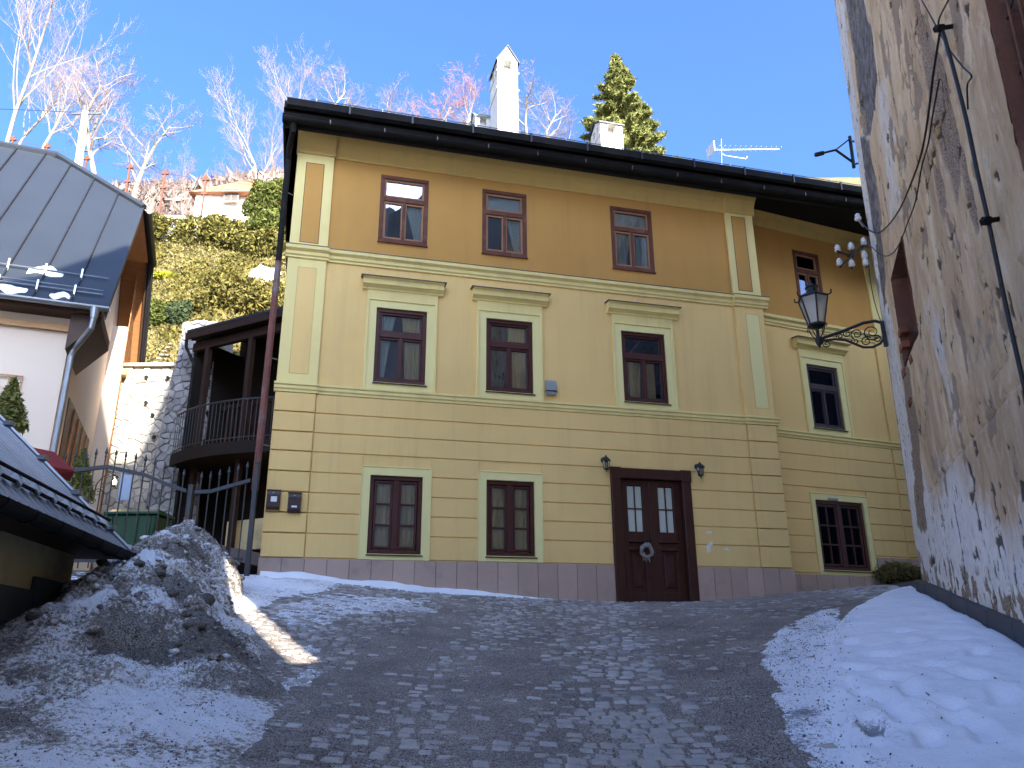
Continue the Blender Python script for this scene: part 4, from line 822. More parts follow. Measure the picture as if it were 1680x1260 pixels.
# big brown water bag / covered thing behind the narrow gate
# ------------------------------------------------------------------ old house on the right (weathered plaster)
C0 = np.array((6.34, 12.53)); dr = np.array((-.343, -1.))/math.hypot(.343, 1); ou = np.array((dr[1], -dr[0]))
def RW(s, h, o=0.0):
    p = C0+dr*s+ou*(o-.016*(min(h, 12)-5.1)); return (p[0], p[1], h)
def R3(px, py, o=0.0):            # point on the (battered) wall seen at a pixel
    d_ = ray(px, py); h = 4.0
    for _ in range(12):
        oo = o-.016*(min(h, 12)-5.1); k = ((C0+ou*oo)@ou)/(d_[:2]@ou); h = d_[2]*k
    p = d_*k; return p
def Rsh(px, py):
    p = R3(px, py); return float((p[:2]-C0)@dr), float(p[2])
def plastermat():
    m, nt, p = newmat('weathered_plaster'); v = coords(nt); vs = coords(nt, (1.3, 1.3, .48))
    at_w = nt.nodes.new('ShaderNodeAttribute'); at_w.attribute_name = 'white'; at_d = nt.nodes.new('ShaderNodeAttribute'); at_d.attribute_name = 'dark'; at_b = nt.nodes.new('ShaderNodeAttribute'); at_b.attribute_name = 'bare'; at_t = nt.nodes.new('ShaderNodeAttribute'); at_t.attribute_name = 'tan'
    n1 = noise(nt, vs, 1.1, 9, .68, 1.2); n2 = noise(nt, v, 6, 6, .6); n3 = noise(nt, vs, 4.2, 8, .72, .8); n4 = noise(nt, v, 45, 4, .6)
    base = ramp(nt, n1, [(.32, (.46, .295, .15)), (.44, (.68, .46, .25)), (.56, (.80, .57, .33)), (.68, (.86, .68, .44))]).outputs[0]
    base = mix(nt, ramp(nt, n3, [(.54, 0.), (.70, .75)]).outputs[0], base, (.85, .72, .52))
    base = mix(nt, ramp(nt, n2, [(.56, 0.), (.74, .6)]).outputs[0], base, (.36, .27, .205))
    tanc = mix(nt, ramp(nt, n3, [(.4, 0.), (.65, 1.)]).outputs[0], (.48, .31, .17), (.66, .47, .29)); base = mix(nt, at_t.outputs['Fac'], base, tanc)
    wh = mix(nt, ramp(nt, n2, [(.45, 0.), (.75, .55)]).outputs[0], (.86, .78, .67), (.62, .53, .43))
    def addn(a, n, amt):
        q = nt.nodes.new('ShaderNodeMath'); q.operation = 'MULTIPLY_ADD'; nt.links.new(n, q.inputs[0]); q.inputs[1].default_value = amt; nt.links.new(a, q.inputs[2]); return q.outputs[0]
    hw = nt.nodes.new('ShaderNodeMath'); hw.operation = 'MULTIPLY'; nt.links.new(addn(addn(at_w.outputs['Fac'], n3, .9), n2, .6), hw.inputs[0]); hw.inputs[1].default_value = .5
    wf = ramp(nt, hw.outputs[0], [(.47, 0.), (.68, 1.)]).outputs[0]
    col = mix(nt, wf, base, wh)
    df = ramp(nt, addn(at_d.outputs['Fac'], n2, .8), [(.75, 0.), (1.0, 1.)]).outputs[0]
    col = mix(nt, df, col, mix(nt, ramp(nt, n2, [(.4, 0.), (.65, 1.)]).outputs[0], (.13, .115, .10), (.30, .26, .225)))
    bf = ramp(nt, addn(at_b.outputs['Fac'], n4, .4), [(.55, 0.), (.75, 1.)]).outputs[0]
    col = mix(nt, bf, col, mix(nt, ramp(nt, n4, [(.35, 0.), (.6, 1.)]).outputs[0], (.16, .105, .065), (.46, .33, .22)))
    # flakes
    vo = nt.nodes.new('ShaderNodeTexVoronoi'); vo.inputs['Scale'].default_value = 6; vo.inputs['Randomness'].default_value = 1.0; nt.links.new(v, vo.inputs['Vector'])
    fl = nt.nodes.new('ShaderNodeMath'); fl.operation = 'ADD'; nt.links.new(ramp(nt, noise(nt, coords(nt, (1, 1, .5)), 13, 5, .65, .8), [(.60, 0.), (.66, 1.)]).outputs[0], fl.inputs[0]); nt.links.new(ramp(nt, n2, [(.44, -1.), (.54, 0.)]).outputs[0], fl.inputs[1]); fl.use_clamp = True
    fm = nt.nodes.new('ShaderNodeMath'); fm.operation = 'MULTIPLY'; nt.links.new(fl.outputs[0], fm.inputs[0]); nt.links.new(wf, fm.inputs[1])
    col = mix(nt, fm.outputs[0], col, (.13, .095, .07))
    at_c = nt.nodes.new('ShaderNodeAttribute'); at_c.attribute_name = 'crack'; col = mix(nt, ramp(nt, at_c.outputs['Fac'], [(.25, 0.), (.7, .9)]).outputs[0], col, (.07, .05, .038))
    nt.links.new(col, p.inputs['Base Color']); p.inputs['Roughness'].default_value = .95; p.inputs['Specular IOR Level'].default_value = .15
    hh = nt.nodes.new('ShaderNodeMath'); hh.operation = 'ADD'; nt.links.new(n4, hh.inputs[0]); nt.links.new(n2, hh.inputs[1]); bump(nt, p, hh.outputs[0], .7, .018); return m
M['oldplaster'] = plastermat()
old = empty('weathered_house', RW(4, .2), 'tall old house with stained flaking plaster along the right edge', 'house')
ds = .03; ss = np.arange(0, 9.2+ds, ds); hs = np.arange(-1.6, 13+ds, ds); S_, H_ = np.meshgrid(ss, hs)
white = np.zeros_like(S_); dark = np.zeros_like(S_); bare = np.zeros_like(S_); tan = np.zeros_like(S_); dep = np.zeros_like(S_)
hb = np.interp(S_, [0, .7, 1.3, 2.2, 3.4, 4.6, 6, 9], [4.9, 4.4, 2.6, 1.75, 1.8, 1.30, .95, .5]); white = sstep(.75, -.75, H_-hb+1.1*(fbm(S_*1.3, H_*.8, 19)-.5))*(.72+.5*fbm(S_*2.1, H_*1.5, 20))
white = np.maximum(white, .55*sstep(.75, .3, S_)*sstep(3, 5, H_))
def sdist(X, Y, poly):
    P = np.array(poly); d = np.full(X.shape, 1e9); ins = np.zeros(X.shape, bool)
    for i in range(len(P)):
        a, b = P[i], P[(i+1) % len(P)]; ab = b-a; t = np.clip(((X-a[0])*ab[0]+(Y-a[1])*ab[1])/(ab@ab+1e-12), 0, 1); d = np.minimum(d, np.hypot(X-a[0]-ab[0]*t, Y-a[1]-ab[1]*t))
        c = ((a[1] > Y) != (b[1] > Y)); xi = a[0]+(Y-a[1])*(b[0]-a[0])/(b[1]-a[1]+1e-12); ins ^= c & (X < xi)
    return np.where(ins, d, -d)
wn = fbm(S_*1.6, H_*1.1, 17); wn2 = fbm(S_*6, H_*3.5, 18)
def zone(pts, soft, n1=.35, n2=.2): return sstep(-soft, soft, sdist(S_, H_, [Rsh(*p) for p in pts])+n1*(wn-.5)*2+n2*(wn2-.5)*2)
gro = zone([(1376, -60), (1384, 0), (1399, 91), (1413, 219), (1428, 224), (1439, 124), (1417, 0), (1408, -60)], .04, .02, .03); dark = np.maximum(dark, gro*1.0); dep -= .07*gro
dark = np.maximum(dark, .85*zone([(1413, 226), (1427, 228), (1440, 330), (1452, 440), (1452, 520), (1440, 440)], .12, .05, .1))
dark = np.maximum(dark, .45*zone([(1522, 740), (1552, 735), (1553, 840), (1528, 850)], .3, .15, .25)); dark = np.maximum(dark, .42*zone([(1502, 560), (1512, 560), (1530, 660), (1516, 690)], .3, .2, .3)); dark = np.maximum(dark, .40*zone([(1560, 560), (1600, 480), (1640, 560), (1600, 640)], .5, .4, .4))
dark = np.maximum(dark, .42*zone([(1478, 180), (1490, 170), (1486, 290), (1470, 330)], .25, .2, .3))
bare = np.maximum(bare, .70*zone([(1473, 560), (1484, 560), (1512, 760), (1518, 880), (1505, 860), (1490, 700)], .12, .1, .2))
white = np.maximum(white, .75*zone([(1376, 0), (1384, 0), (1412, 220), (1440, 430), (1470, 560), (1500, 760), (1515, 900), (1500, 900), (1470, 700), (1440, 500), (1410, 300)], .2, .1, .15))
white = np.maximum(white, .50*zone([(1520, 500), (1540, 480), (1575, 700), (1560, 720)], .3, .3, .3)); white = np.maximum(white, .5*zone([(1440, 150), (1455, 100), (1475, 330), (1462, 380)], .3, .3, .3))
for (s_, h_, a_, b_, k_) in ((6.0, 6.05, .22, .85, 1.0), (6.3, 4.9, .42, .85, .95), (5.5, 4.6, .15, .5, .7), (6.6, 4.0, .18, .5, .8), (2.6, 1.45, .10, .42, .8), (4.0, 6.9, .12, .9, .5), (2.2, 6.4, .12, .7, .5)):
    w_ = ((S_-s_)/a_)**2+((H_-h_)/b_)**2; bl = np.clip(1.25-w_+1.2*(fbm(S_*5, H_*2.2, 5)-.5), 0, 1)*k_; bare = np.maximum(bare, bl); dep -= .030*sstep(.35, .7, bl)
crack = np.zeros_like(S_)
def addcrack(pts, wd, k=1.0):
    global crack, dep
    P_ = [Rsh(*p) for p in pts]; d_ = np.full(S_.shape, 9.)
    for a_, b_ in zip(P_[:-1], P_[1:]):
        a_, b_ = np.array(a_), np.array(b_); ab = b_-a_; t_ = np.clip(((S_-a_[0])*ab[0]+(H_-a_[1])*ab[1])/(ab@ab+1e-9), 0, 1); d_ = np.minimum(d_, np.hypot(S_-a_[0]-ab[0]*t_, H_-a_[1]-ab[1]*t_))
    d_ = d_+.10*(fbm(S_*7, H_*7, 29)-.5)+.05*(fbm(S_*19, H_*19, 30)-.5); c_ = sstep(wd, wd*.35, d_)*k; crack = np.maximum(crack, c_); dep = dep-.03*c_
for pts_, w_ in (([(1503, 25), (1499, 80), (1506, 135)], .05), ([(1496, 60), (1493, 110), (1497, 150)], .035), ([(1536, 125), (1543, 190), (1538, 250)], .05), ([(1553, 190), (1562, 240), (1568, 278)], .05), ([(1537, 200), (1531, 255), (1521, 305)], .035), ([(1560, 200), (1552, 160), (1546, 120)], .035), ([(1565, 830), (1574, 880), (1582, 935)], .04), ([(1588, 760), (1597, 795), (1594, 825)], .06), ([(1512, 640), (1519, 690), (1515, 740)], .03), ([(1490, 330), (1482, 280), (1484, 220)], .03), ([(1660, 930), (1666, 965), (1672, 1000)], .04), ([(1625, 960), (1632, 985)], .05), ([(1600, 975), (1606, 1000)], .05), ([(1640, 250), (1652, 330), (1668, 420)], .03)): addcrack(pts_, w_)
rag = sstep(.645, .70, fbm(S_*3.2, H_*1.5, 33)+.10*(fbm(S_*14, H_*10, 34)-.5)+.10*sstep(4.2, 5.2, H_)*sstep(4, 6, S_)); bare = np.maximum(bare, .52*rag); dep = dep-.022*rag
hole = sstep(.70, .74, fbm(S_*6.5, H_*4.2, 35)+.06*sstep(2, .6, H_)); crack = np.maximum(crack, .8*hole); dep = dep-.02*hole
tan = np.maximum(zone([(1548, 790), (1600, 720), (1690, 640), (1720, 840), (1610, 815)], .4, .3, .3), .9*zone([(1510, 690), (1530, 640), (1548, 745), (1528, 790)], .2, .1, .2)); tan = np.maximum(tan, .6*sstep(.35, .75, fbm(S_*.9+3, H_*.45, 21)+.32*sstep(3.2, 1.6, H_)*sstep(3, 4.5, S_)+.2*sstep(4.5, 6, S_)-.2))
lowf = sstep(.9, -.1, H_-np.interp(S_, [0, 2, 5, 9], [.9, .75, .2, -.6])); bare = np.maximum(bare, lowf*sstep(.50, .62, fbm(S_*7, H_*5, 31))*1.0)
crk = np.abs(S_-2.0-.10*np.sin(H_*3)-.25*(H_-1.2)*-.35-.12*(fbm(H_*3, S_*0+2, 9)-.5)); ck = np.exp(-(crk/.03)**2)*sstep(2.05, 1.8, H_)*sstep(.5, .8, H_); bare = np.maximum(bare, ck); dep -= .025*ck
for h0_, a_, b_ in ((2.03, 1.7, 9.5), (2.29, 3.2, 3.9), (2.30, 6.0, 6.75)):
    gl_ = np.exp(-((H_-h0_-.012*np.sin(S_*5))/.026)**2)*sstep(a_, a_+.1, S_)*sstep(b_, b_-.1, S_); dep -= .022*gl_; dark = np.maximum(dark, .5*gl_)
dep += .05*(fbm(S_*.6, H_*.5, 3)-.5)+.02*(fbm(S_*3, H_*2, 4)-.5)+.010*(fbm(S_*11, H_*9, 8)-.5)
dep -= .05*sstep(.9, .4, H_-hb)*0
# opening cut-outs
NS0, NS1, NH0, NH1 = 1.62, 3.05, 3.95, 5.36
BS0, BS1, BH0, BH1 = 8.15, 9.1, 3.2, 5.7
ssur = sstep(7.58, 7.63, S_)*sstep(2.7, 2.75, H_)*sstep(6.1, 6.05, H_); dep += .035*ssur; white *= (1-ssur); tan = np.maximum(tan*(1-.3*ssur), .45*ssur); bare *= (1-.8*ssur)
cutm = ~(((S_ > NS0) & (S_ < NS1) & (H_ > NH0) & (H_ < NH1)) | ((S_ > BS0) & (S_ < BS1) & (H_ > BH0) & (H_ < BH1)))
bat = -.016*(np.clip(H_, -9, 12)-5.1)
PX = C0[0]+dr[0]*S_+ou[0]*(dep+bat); PY = C0[1]+dr[1]*S_+ou[1]*(dep+bat)
def gridcut(name, X, Y, Z, mat, ok, parent, attr):
    ny, nx = X.shape; idx = np.arange(nx*ny).reshape(ny, nx); q = np.stack([idx[:-1, 1:], idx[:-1, :-1], idx[1:, :-1], idx[1:, 1:]], -1).reshape(-1, 4); m = ok.ravel(); q = q[m[q].all(1)]
    return npmesh(name, np.stack([X, Y, Z], -1).reshape(-1, 3), q, mat, parent, True, {k: v.ravel() for k, v in attr.items()})
gridcut('street_wall', PX, PY, H_, M['oldplaster'], cutm, old, dict(white=white, dark=dark, bare=bare, tan=tan, crack=crack))
SE = 12.62; HTOP = 16.6
saz = np.array((math.sin(SUN_AZ), -math.cos(SUN_AZ)))
def pt(a, z): return (a[0], a[1], z)
c_far = C0+ou*-.02; c_end = C0+dr*SE; c_endb = c_end+saz*11; c_farb = C0-ou*18
q = MB(); q.poly([RW(0, 13), RW(9.2, 13), RW(9.2, HTOP), RW(6.5, HTOP), RW(2.5, 14.9), RW(0, 13.6)]); q.quad(RW(9.15, -3), pt(c_end, -3), pt(c_end, HTOP), RW(9.15, HTOP))  # unseen top and depth of the house shaped for the shadow they cast
q.quad(pt(c_end, -3), pt(c_endb, -3), pt(c_endb, HTOP), pt(c_end, HTOP)); q.quad(pt(c_endb, -3), pt(c_farb, -3), pt(c_farb, 13.6), pt(c_endb, HTOP))
q.add([pt(c_farb, -3), (*RW(0, 2.4)[:2], -3), RW(0, 2.4), RW(0, 12), (*RW(0, 12)[:2], 13.6), pt(c_farb, 13.6)], [(0, 1, 2, 3, 4, 5)]); q.poly([pt(c_end, HTOP), pt(c_endb, HTOP), RW(6.5, HTOP)]); q.poly([RW(6.5, HTOP), pt(c_endb, HTOP), pt(c_farb, 13.6), RW(0, 13.6), RW(2.5, 14.9)])
q.build('outer_wall', surf('grey_old_render', (.36, .32, .28), .95, .15, 1.2, 30, .5, .01, dirt=(.2, .17, .15), dirtscale=.7), old)
M['redreveal'] = surf('red_brown_reveal', (.17, .075, .045), .85, .25, 3, 40, .4, .006, dirt=(.30, .20, .14), dirtscale=2.5)
q = MB()     # narrow niche
for (a, b) in (((NS0, NH0), (NS1, NH0)), ((NS1, NH0), (NS1, NH1)), ((NS1, NH1), (NS0, NH1)), ((NS0, NH1), (NS0, NH0))): q.quad(RW(*a, .01), RW(*b, .01), RW(*b, -.45), RW(*a, -.45))
q.quad(RW(NS0, NH0, -.40), RW(NS1, NH0, -.40), RW(NS1, NH1, -.40), RW(NS0, NH1, -.40)); q.build('niche', M['redreveal'], old)
q = MB()
for (a, b) in (((BS0, BH0), (BS1, BH0)), ((BS1, BH0), (BS1, BH1)), ((BS1, BH1), (BS0, BH1)), ((BS0, BH1), (BS0, BH0))): q.quad(RW(*a, .04), RW(*b, .04), RW(*b, -.4), RW(*a, -.4))
wv = q.build('window', M['redreveal'], old, label='red-brown recessed upper window with iron grille')
q = MB()
def rbox(mb, s0, s1, h0, h1, o0, o1): return mb.hexa([RW(s0, h0, o1), RW(s1, h0, o1), RW(s1, h0, o0), RW(s0, h0, o0), RW(s0, h1, o1), RW(s1, h1, o1), RW(s1, h1, o0), RW(s0, h1, o0)])
for a in ((BS0, BS0+.09, BH0, BH1), (BS1-.09, BS1, BH0, BH1), (BS0, BS1, BH0, BH0+.09), (BS0, BS1, BH1-.09, BH1), (BS0, BS1, 4.62, 4.70)): rbox(q, *a, -.30, -.20)
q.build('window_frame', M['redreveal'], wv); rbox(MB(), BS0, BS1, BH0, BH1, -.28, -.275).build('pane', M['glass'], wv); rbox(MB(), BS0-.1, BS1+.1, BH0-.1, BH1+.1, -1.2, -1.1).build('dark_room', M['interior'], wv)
for i in range(4): s_ = BS0+.12+.22*i; MB().tube([RW(s_, BH0, -.06), RW(s_, BH1, -.06)], .012, 6).build('grille_bar', M['redreveal'], wv)
for h_ in (3.5, 4.0, 4.5, 5.0, 5.5): MB().tube([RW(BS0, h_, -.075), RW(BS1, h_+.05, -.075)], .010, 6).build('grille_bar', M['iron'], wv)
# exposed bricks in the damaged corner
M['brick'] = surf('old_brick', (.30, .10, .055), .9, .25, 5, 50, .6, .008, rand=.3)
for (px, py, w_) in ((1479, 570, .3), (1483, 612, .26), (1493, 660, .24), (1495, 590, .2), (1477, 545, .25)):
    s_, h_ = Rsh(px, py); q = MB(); rbox(q, s_-w_/2, s_+w_/2, h_-.05, h_+.05, -.1, .012+random.random()*.012); q.build('brick', M['brick'], old, bevel=.01)
# stone kerb at the foot of that wall
for i in range(9):
    s_ = .02+i*.93; s2_ = s_+.92; ga, gb = g1(*RW(s_, .5, .1)[:2])+.23, g1(*RW(s2_, .5, .1)[:2])+.23; oo = .07+.02*random.random()
    MB().hexa([RW(s_, ga-.5, oo), RW(s2_, gb-.5, oo), RW(s2_, gb-.5, -.15), RW(s_, ga-.5, -.15), RW(s_, ga, oo), RW(s2_, gb, oo), RW(s2_, gb, -.15), RW(s_, ga, -.15)]).build('base_stone', M['slate'], old, bevel=.02)

# unseen row house, roofline and slit shaped to cast shadow and a sun streak
g_end = C0+dr*(SE+.36); q = MB(); d2 = g_end+dr*15; e2 = g_end+saz*15; H2 = 16.6
r2h = empty('shadow_row_house', tuple((g_end+dr*4))+(-2.5,), 'unseen row house behind the viewer, roofline shaped to cast the street shadow', 'house')
prf = [(12.98, 16.9), (13.75, 14.6), (14.4, 14.9), (15.1, 17.0), (17.06, 15.65), (20, 14.6), (28, 13.5)]
PA = [pt(C0+dr*a_, z_) for a_, z_ in prf]; PB = [pt(C0+dr*a_+saz*12, z_) for a_, z_ in prf]; dn = lambda p: (p[0], p[1], -5)
q.poly([dn(PA[0])]+PA+[dn(PA[-1])]); q.poly([dn(PB[-1])]+PB[::-1]+[dn(PB[0])]); q.quad(dn(PA[0]), dn(PB[0]), PB[0], PA[0]); q.quad(dn(PA[-1]), PA[-1], PB[-1], dn(PB[-1]))
q.build('wall', surf('row_house_render', (.50, .44, .36), .95, .1, 1), r2h); q = MB()
for i in range(len(PA)-1): q.quad(PA[i], PA[i+1], PB[i+1], PB[i])
q.build('roof', M['rooftile'], r2h)
ga2 = C0+dr*SE; 
for lo_, hi_, nm in ((-3, 3.55, 'light_slit_wall'), (6.45, 16.9, 'light_slit_wall')):
    MB().hexa([pt(ga2, lo_), pt(g_end, lo_), pt(g_end-ou*.25, lo_), pt(ga2-ou*.25, lo_), pt(ga2, hi_), pt(g_end, hi_), pt(g_end-ou*.25, hi_), pt(ga2-ou*.25, hi_)]).build(nm, M['lwhite'], r2h)  # added walls close the slit so only a short sun streak passes
# unseen gabled houses mirrored in panes; the corner one added to cut light
def simplehouse(name, c, yaw, wd, dp, eave, ridge, base, label, wm, rm):
    t = np.array((math.cos(yaw), math.sin(yaw))); n = np.array((-t[1], t[0])); c = np.array(c)
    P = lambda a, b, z: (*(c+t*a+n*b), z)
    r = empty(name, (*c, base), label, 'house'); w2, d2_ = wd/2, dp/2; q = MB()
    q.add([P(-w2, -d2_, base), P(w2, -d2_, base), P(w2, d2_, base), P(-w2, d2_, base), P(-w2, -d2_, eave), P(w2, -d2_, eave), P(w2, d2_, eave), P(-w2, d2_, eave), P(0, -d2_, ridge), P(0, d2_, ridge)], [(0, 1, 5, 8, 4), (1, 2, 6, 5), (2, 3, 7, 9, 6), (3, 0, 4, 7)]); q.build('wall', wm, r)
    q = MB()
    for sg_ in (-1, 1):
        x = sg_*(w2+.4); z = eave-.4*(ridge-eave)/w2; q.hexa([P(x, -d2_-.4, z), P(0, -d2_-.4, ridge), P(0, d2_+.4, ridge), P(x, d2_+.4, z), P(x, -d2_-.4, z+.15), P(0, -d2_-.4, ridge+.15), P(0, d2_+.4, ridge+.15), P(x, d2_+.4, z+.15)])
    q.build('roof', rm, r); return r, P
simplehouse('sky_block_house', (22, 15.5), 1.2, 10, 9, 11, 15, -1, 'unseen dark house added round the corner to block sky light and reflections', M['slate'], M['rooftile'])
simplehouse('lane_house', (-15, -18), .1, 9, 10, 6.5, 12.5, -4, 'white gabled house down the lane behind the viewer', M['lwhite'], M['rooftile'])

# ------------------------------------------------------------------ street lantern on the old house
lb = R3(1452, 545, .02); ax = np.array((*ou, 0)); 
tip = lb+ax*1.12
tip = at(1341, 542, tip[1])
axv = (tip-lb); axv[2] = 0; LL = np.linalg.norm(axv); axv /= LL
def LB_(a, z): p = lb+axv*a; return (p[0], p[1], lb[2]+z)
sl_ = empty('street_lantern', tuple(lb), 'black hexagonal street lantern on ornate scroll bracket fixed to the old house', 'street lamp')
q = MB(); q.tube([LB_(0, .16), LB_(.12, .22), LB_(.3, .215), LB_(LL*.6, .12), LB_(LL-.04, .03)], .028, 8); q.tube([LB_(.02, .2), LB_(.02, -.25)], .035, 8)
low = [LB_(.03, -.10), LB_(.10, -.19), LB_(.22, -.235), LB_(.36, -.22), LB_(.5, -.13), LB_(.62, -.05), LB_(.78, -.01), LB_(LL-.06, -.01)]; q.tube(low, .022, 8); q.build('bracket', M['black'], sl_)
def scroll(mb, ca, cz, r, turns, a0, dirn=1, th=.012):
    n_ = int(18*turns); mb.tube([LB_(ca+r*(1-.8*i/n_)*math.cos(a0+dirn*2*math.pi*turns*i/n_), cz+r*(1-.8*i/n_)*math.sin(a0+dirn*2*math.pi*turns*i/n_)) for i in range(n_+1)], [th*(1-.4*i/n_) for i in range(n_+1)], 6)
for a in ((.20, .03, .14, 1.6, -2.2, 1), (.30, -.12, .09, 1.4, 2.5, -1), (.43, .03, .10, 1.5, -1, 1), (.58, .06, .075, 1.4, 2.2, -1), (.70, .03, .055, 1.3, 0, 1), (.14, -.10, .07, 1.3, 1, 1), (.47, -.09, .06, 1.2, .5, -1), (LL-.12, -.075, .075, 1.6, 1.6, -1)): q = MB(); scroll(q, *a); q.build('scroll', M['black'], sl_)
tz = np.array(LB_(LL, 0)); MB().lathe(tz, [(.005, -.14), (.03, -.09), (.05, -.05), (.055, -.02), (.06, .0), (.06, .05), (.035, .06), (.028, .07), (.028, .20)], 12).build('stem', M['black'], sl_)
for k in range(4):
    a = k*math.pi/2+.6; q = MB(); cx, sx = math.cos(a), math.sin(a)
    q.tube([tz+np.array((cx*r_, sx*r_, z_)) for r_, z_ in ((.03, .05), (.09, .09), (.13, .16), (.15, .24), (.19, .26), (.20, .23), (.175, .215))], .009, 6); q.build('support_scroll', M['black'], sl_)
bz = tz+np.array((0, 0, .27)); HX = [(math.cos(k*math.pi/3+.35), math.sin(k*math.pi/3+.35)) for k in range(6)]
rb, rt, hgt = .135, .255, .52
MB().lathe(bz, [(.05, -.05), (.13, -.02), (rb+.03, .0), (rb+.03, .03), (rb, .04)], 6, Matrix.Rotation(.35, 3, 'Z')).build('base', M['black'], sl_)
cg = MB()
for k in range(6):
    a, b = HX[k], HX[(k+1) % 6]; cg.tube([bz+np.array((a[0]*rb, a[1]*rb, .03)), bz+np.array((a[0]*rt, a[1]*rt, hgt))], .015, 6)
    cg.tube([bz+np.array((a[0]*rt, a[1]*rt, hgt)), bz+np.array((b[0]*rt, b[1]*rt, hgt))], .02, 6); cg.tube([bz+np.array((a[0]*(rt+.0), a[1]*(rt+.0), hgt)), bz+np.array((a[0]*(rt+.06), a[1]*(rt+.06), hgt+.015)), bz+np.array((a[0]*(rt+.065), a[1]*(rt+.065), hgt+.08))], .014, 6)
    MB().quad(bz+np.array((a[0]*rb*.97, a[1]*rb*.97, .03)), bz+np.array((b[0]*rb*.97, b[1]*rb*.97, .03)), bz+np.array((b[0]*rt*.97, b[1]*rt*.97, hgt)), bz+np.array((a[0]*rt*.97, a[1]*rt*.97, hgt))).build('pane', M['milky'], sl_)
cg.build('cage', M['black'], sl_)
MB().lathe(bz+np.array((0, 0, hgt)), [(rt+.015, .0), (rt*.9, .035), (.12, .10), (.095, .12), (.095, .19), (.12, .20), (.12, .225), (.05, .26), (.015, .28), (.012, .35), (.003, .36)], 6, Matrix.Rotation(.35, 3, 'Z')).build('roof', M['black'], sl_)
MB().lathe(bz+np.array((0, 0, .0)), [(.012, .0), (.012, .26), (.06, .30), (.065, .38), (.045, .44), (.02, .47)], 12).build('bulb', M['whitecer'], sl_)
# modern lamp arm higher up
lt = R3(1396, 258, .0); lp0 = at(1394, 224, lt[1]+.02); lp1 = at(1401, 275, lt[1]+.02)
r = empty('lamp_arm', tuple(lp1), 'dark steel street lamp arm high on the old house corner', 'street lamp')
q = MB(); q.tube([lp1, lp0], .035, 8); q.build('tube', M['black'], r)
e1 = at(1371, 246, lt[1]+.0); e0 = at(1338, 254, lt[1]); q = MB(); q.tube([lp0+np.array((0, 0, -.05)), e1], .014, 6); q.tube([lp1+np.array((0, 0, .12)), e1], .024, 8); q.tube([e1, e0], .022, 8); q.build('arm', M['black'], r)
MB().tube([e1+(e0-e1)*.55, e1+(e0-e1)*.62, e0, e0+(e0-e1)*.05], [.02, .045, .045, .02], 10).build('lamp_head', M['black'], r)
w0 = R3(1401, 232, -.05); w1 = R3(1407, 268, -.05); MB().tube([lp0+(lp1-lp0)*.15, w0], .02, 6).tube([lp0+(lp1-lp0)*.9, w1], .02, 6).build('wall_fixing', M['black'], r)
# insulator rack
ip = R3(1424, 398, 0); rk = empty('insulator_rack', tuple(ip), 'iron rack of white ceramic insulators on the corner of the old house', 'insulator rack')
ye = ip[1]-.1; A_ = at(1392, 420, ye); B_ = ip+np.array((.05, 0, 0)); q = MB(); q.tube([B_, A_], .03, 6)
cr = [at(1373, 412, ye-.05), at(1398, 422, ye), at(1379, 438, ye-.03), at(1400, 415, ye+.02)]; q.tube([cr[0], at(1400, 421, ye)], .02, 6); q.tube([cr[2], at(1404, 412, ye)], .02, 6); q.tube([at(1396, 440, ye), at(1402, 412, ye)], .016, 6); q.build('arm', M['black'], rk)
for (px, py) in ((1374, 408), (1396, 404), (1377, 430), (1397, 432), (1417, 396), (1418, 418), (1420, 430)):
    c_ = at(px, py, ye); MB().lathe(c_, [(.02, -.07), (.05, -.05), (.058, -.03), (.035, -.015), (.05, .005), (.052, .025), (.03, .045), (.035, .06), (.02, .075)], 12).build('insulator', M['whitecer'], rk); MB().tube([c_+np.array((0, 0, -.05)), c_+np.array((.0, 0, -.11))], .012, 6).build('pin', M['black'], rk)
c_ = at(1407, 356, ye); ti = MB().lathe(c_, [(.02, -.08), (.055, -.06), (.06, -.02), (.03, 0), (.045, .02), (.045, .045), (.02, .07)], 12).tube([c_+np.array((0, 0, -.06)), R3(1416, 372, -.03)], .012, 6).build('insulator', M['whitecer'], None); tag(ti, 'single white insulator above the rack at the roof edge', 'insulator')
def cable(pts, r, name, label, o=.06):
    P3 = [R3(px, py, o if len(a) == 0 else a[0]) for px, py, *a in pts]; P3 = [Vector(p) for p in P3]; out = []
    for i in range(len(P3)-1):
        p0, p1, p2, p3 = P3[max(i-1, 0)], P3[i], P3[i+1], P3[min(i+2, len(P3)-1)]
        for k in range(6):
            t = k/6; out.append(.5*((2*p1)+(-p0+p2)*t+(2*p0-5*p1+4*p2-p3)*t*t+(-p0+3*p1-3*p2+p3)*t**3))
    out.append(P3[-1]); tag(MB().tube(out, r, 6).build(name, M['black'], None, smooth=True), label, 'cable', 'cables on the old house')
cable([(1545, 46), (1562, 105), (1585, 195), (1604, 285), (1622, 365), (1650, 500), (1684, 650)], .017, 'power_cable', 'thick straight black cable running down the old house', .10)
cable([(1543, 47), (1536, 90), (1530, 130), (1522, 195), (1512, 250), (1495, 300), (1475, 345), (1455, 372), (1440, 382), (1425, 377), (1414, 366), (1408, 358)], .012, 'power_cable', 'black cable swinging down to the topmost insulator', .08)
cable([(1541, 130), (1530, 190), (1523, 235), (1512, 275), (1502, 330), (1488, 368), (1478, 395), (1465, 415), (1450, 420), (1435, 410), (1422, 397)], .009, 'power_cable', 'thinner black cable sagging to the insulator rack', .06)
cable([(1512, 0), (1530, 32), (1545, 60), (1560, 85), (1580, 110), (1594, 125), (1587, 140), (1588, 180)], .008, 'power_cable', 'thin wire crossing the cable bracket diagonally', .05)
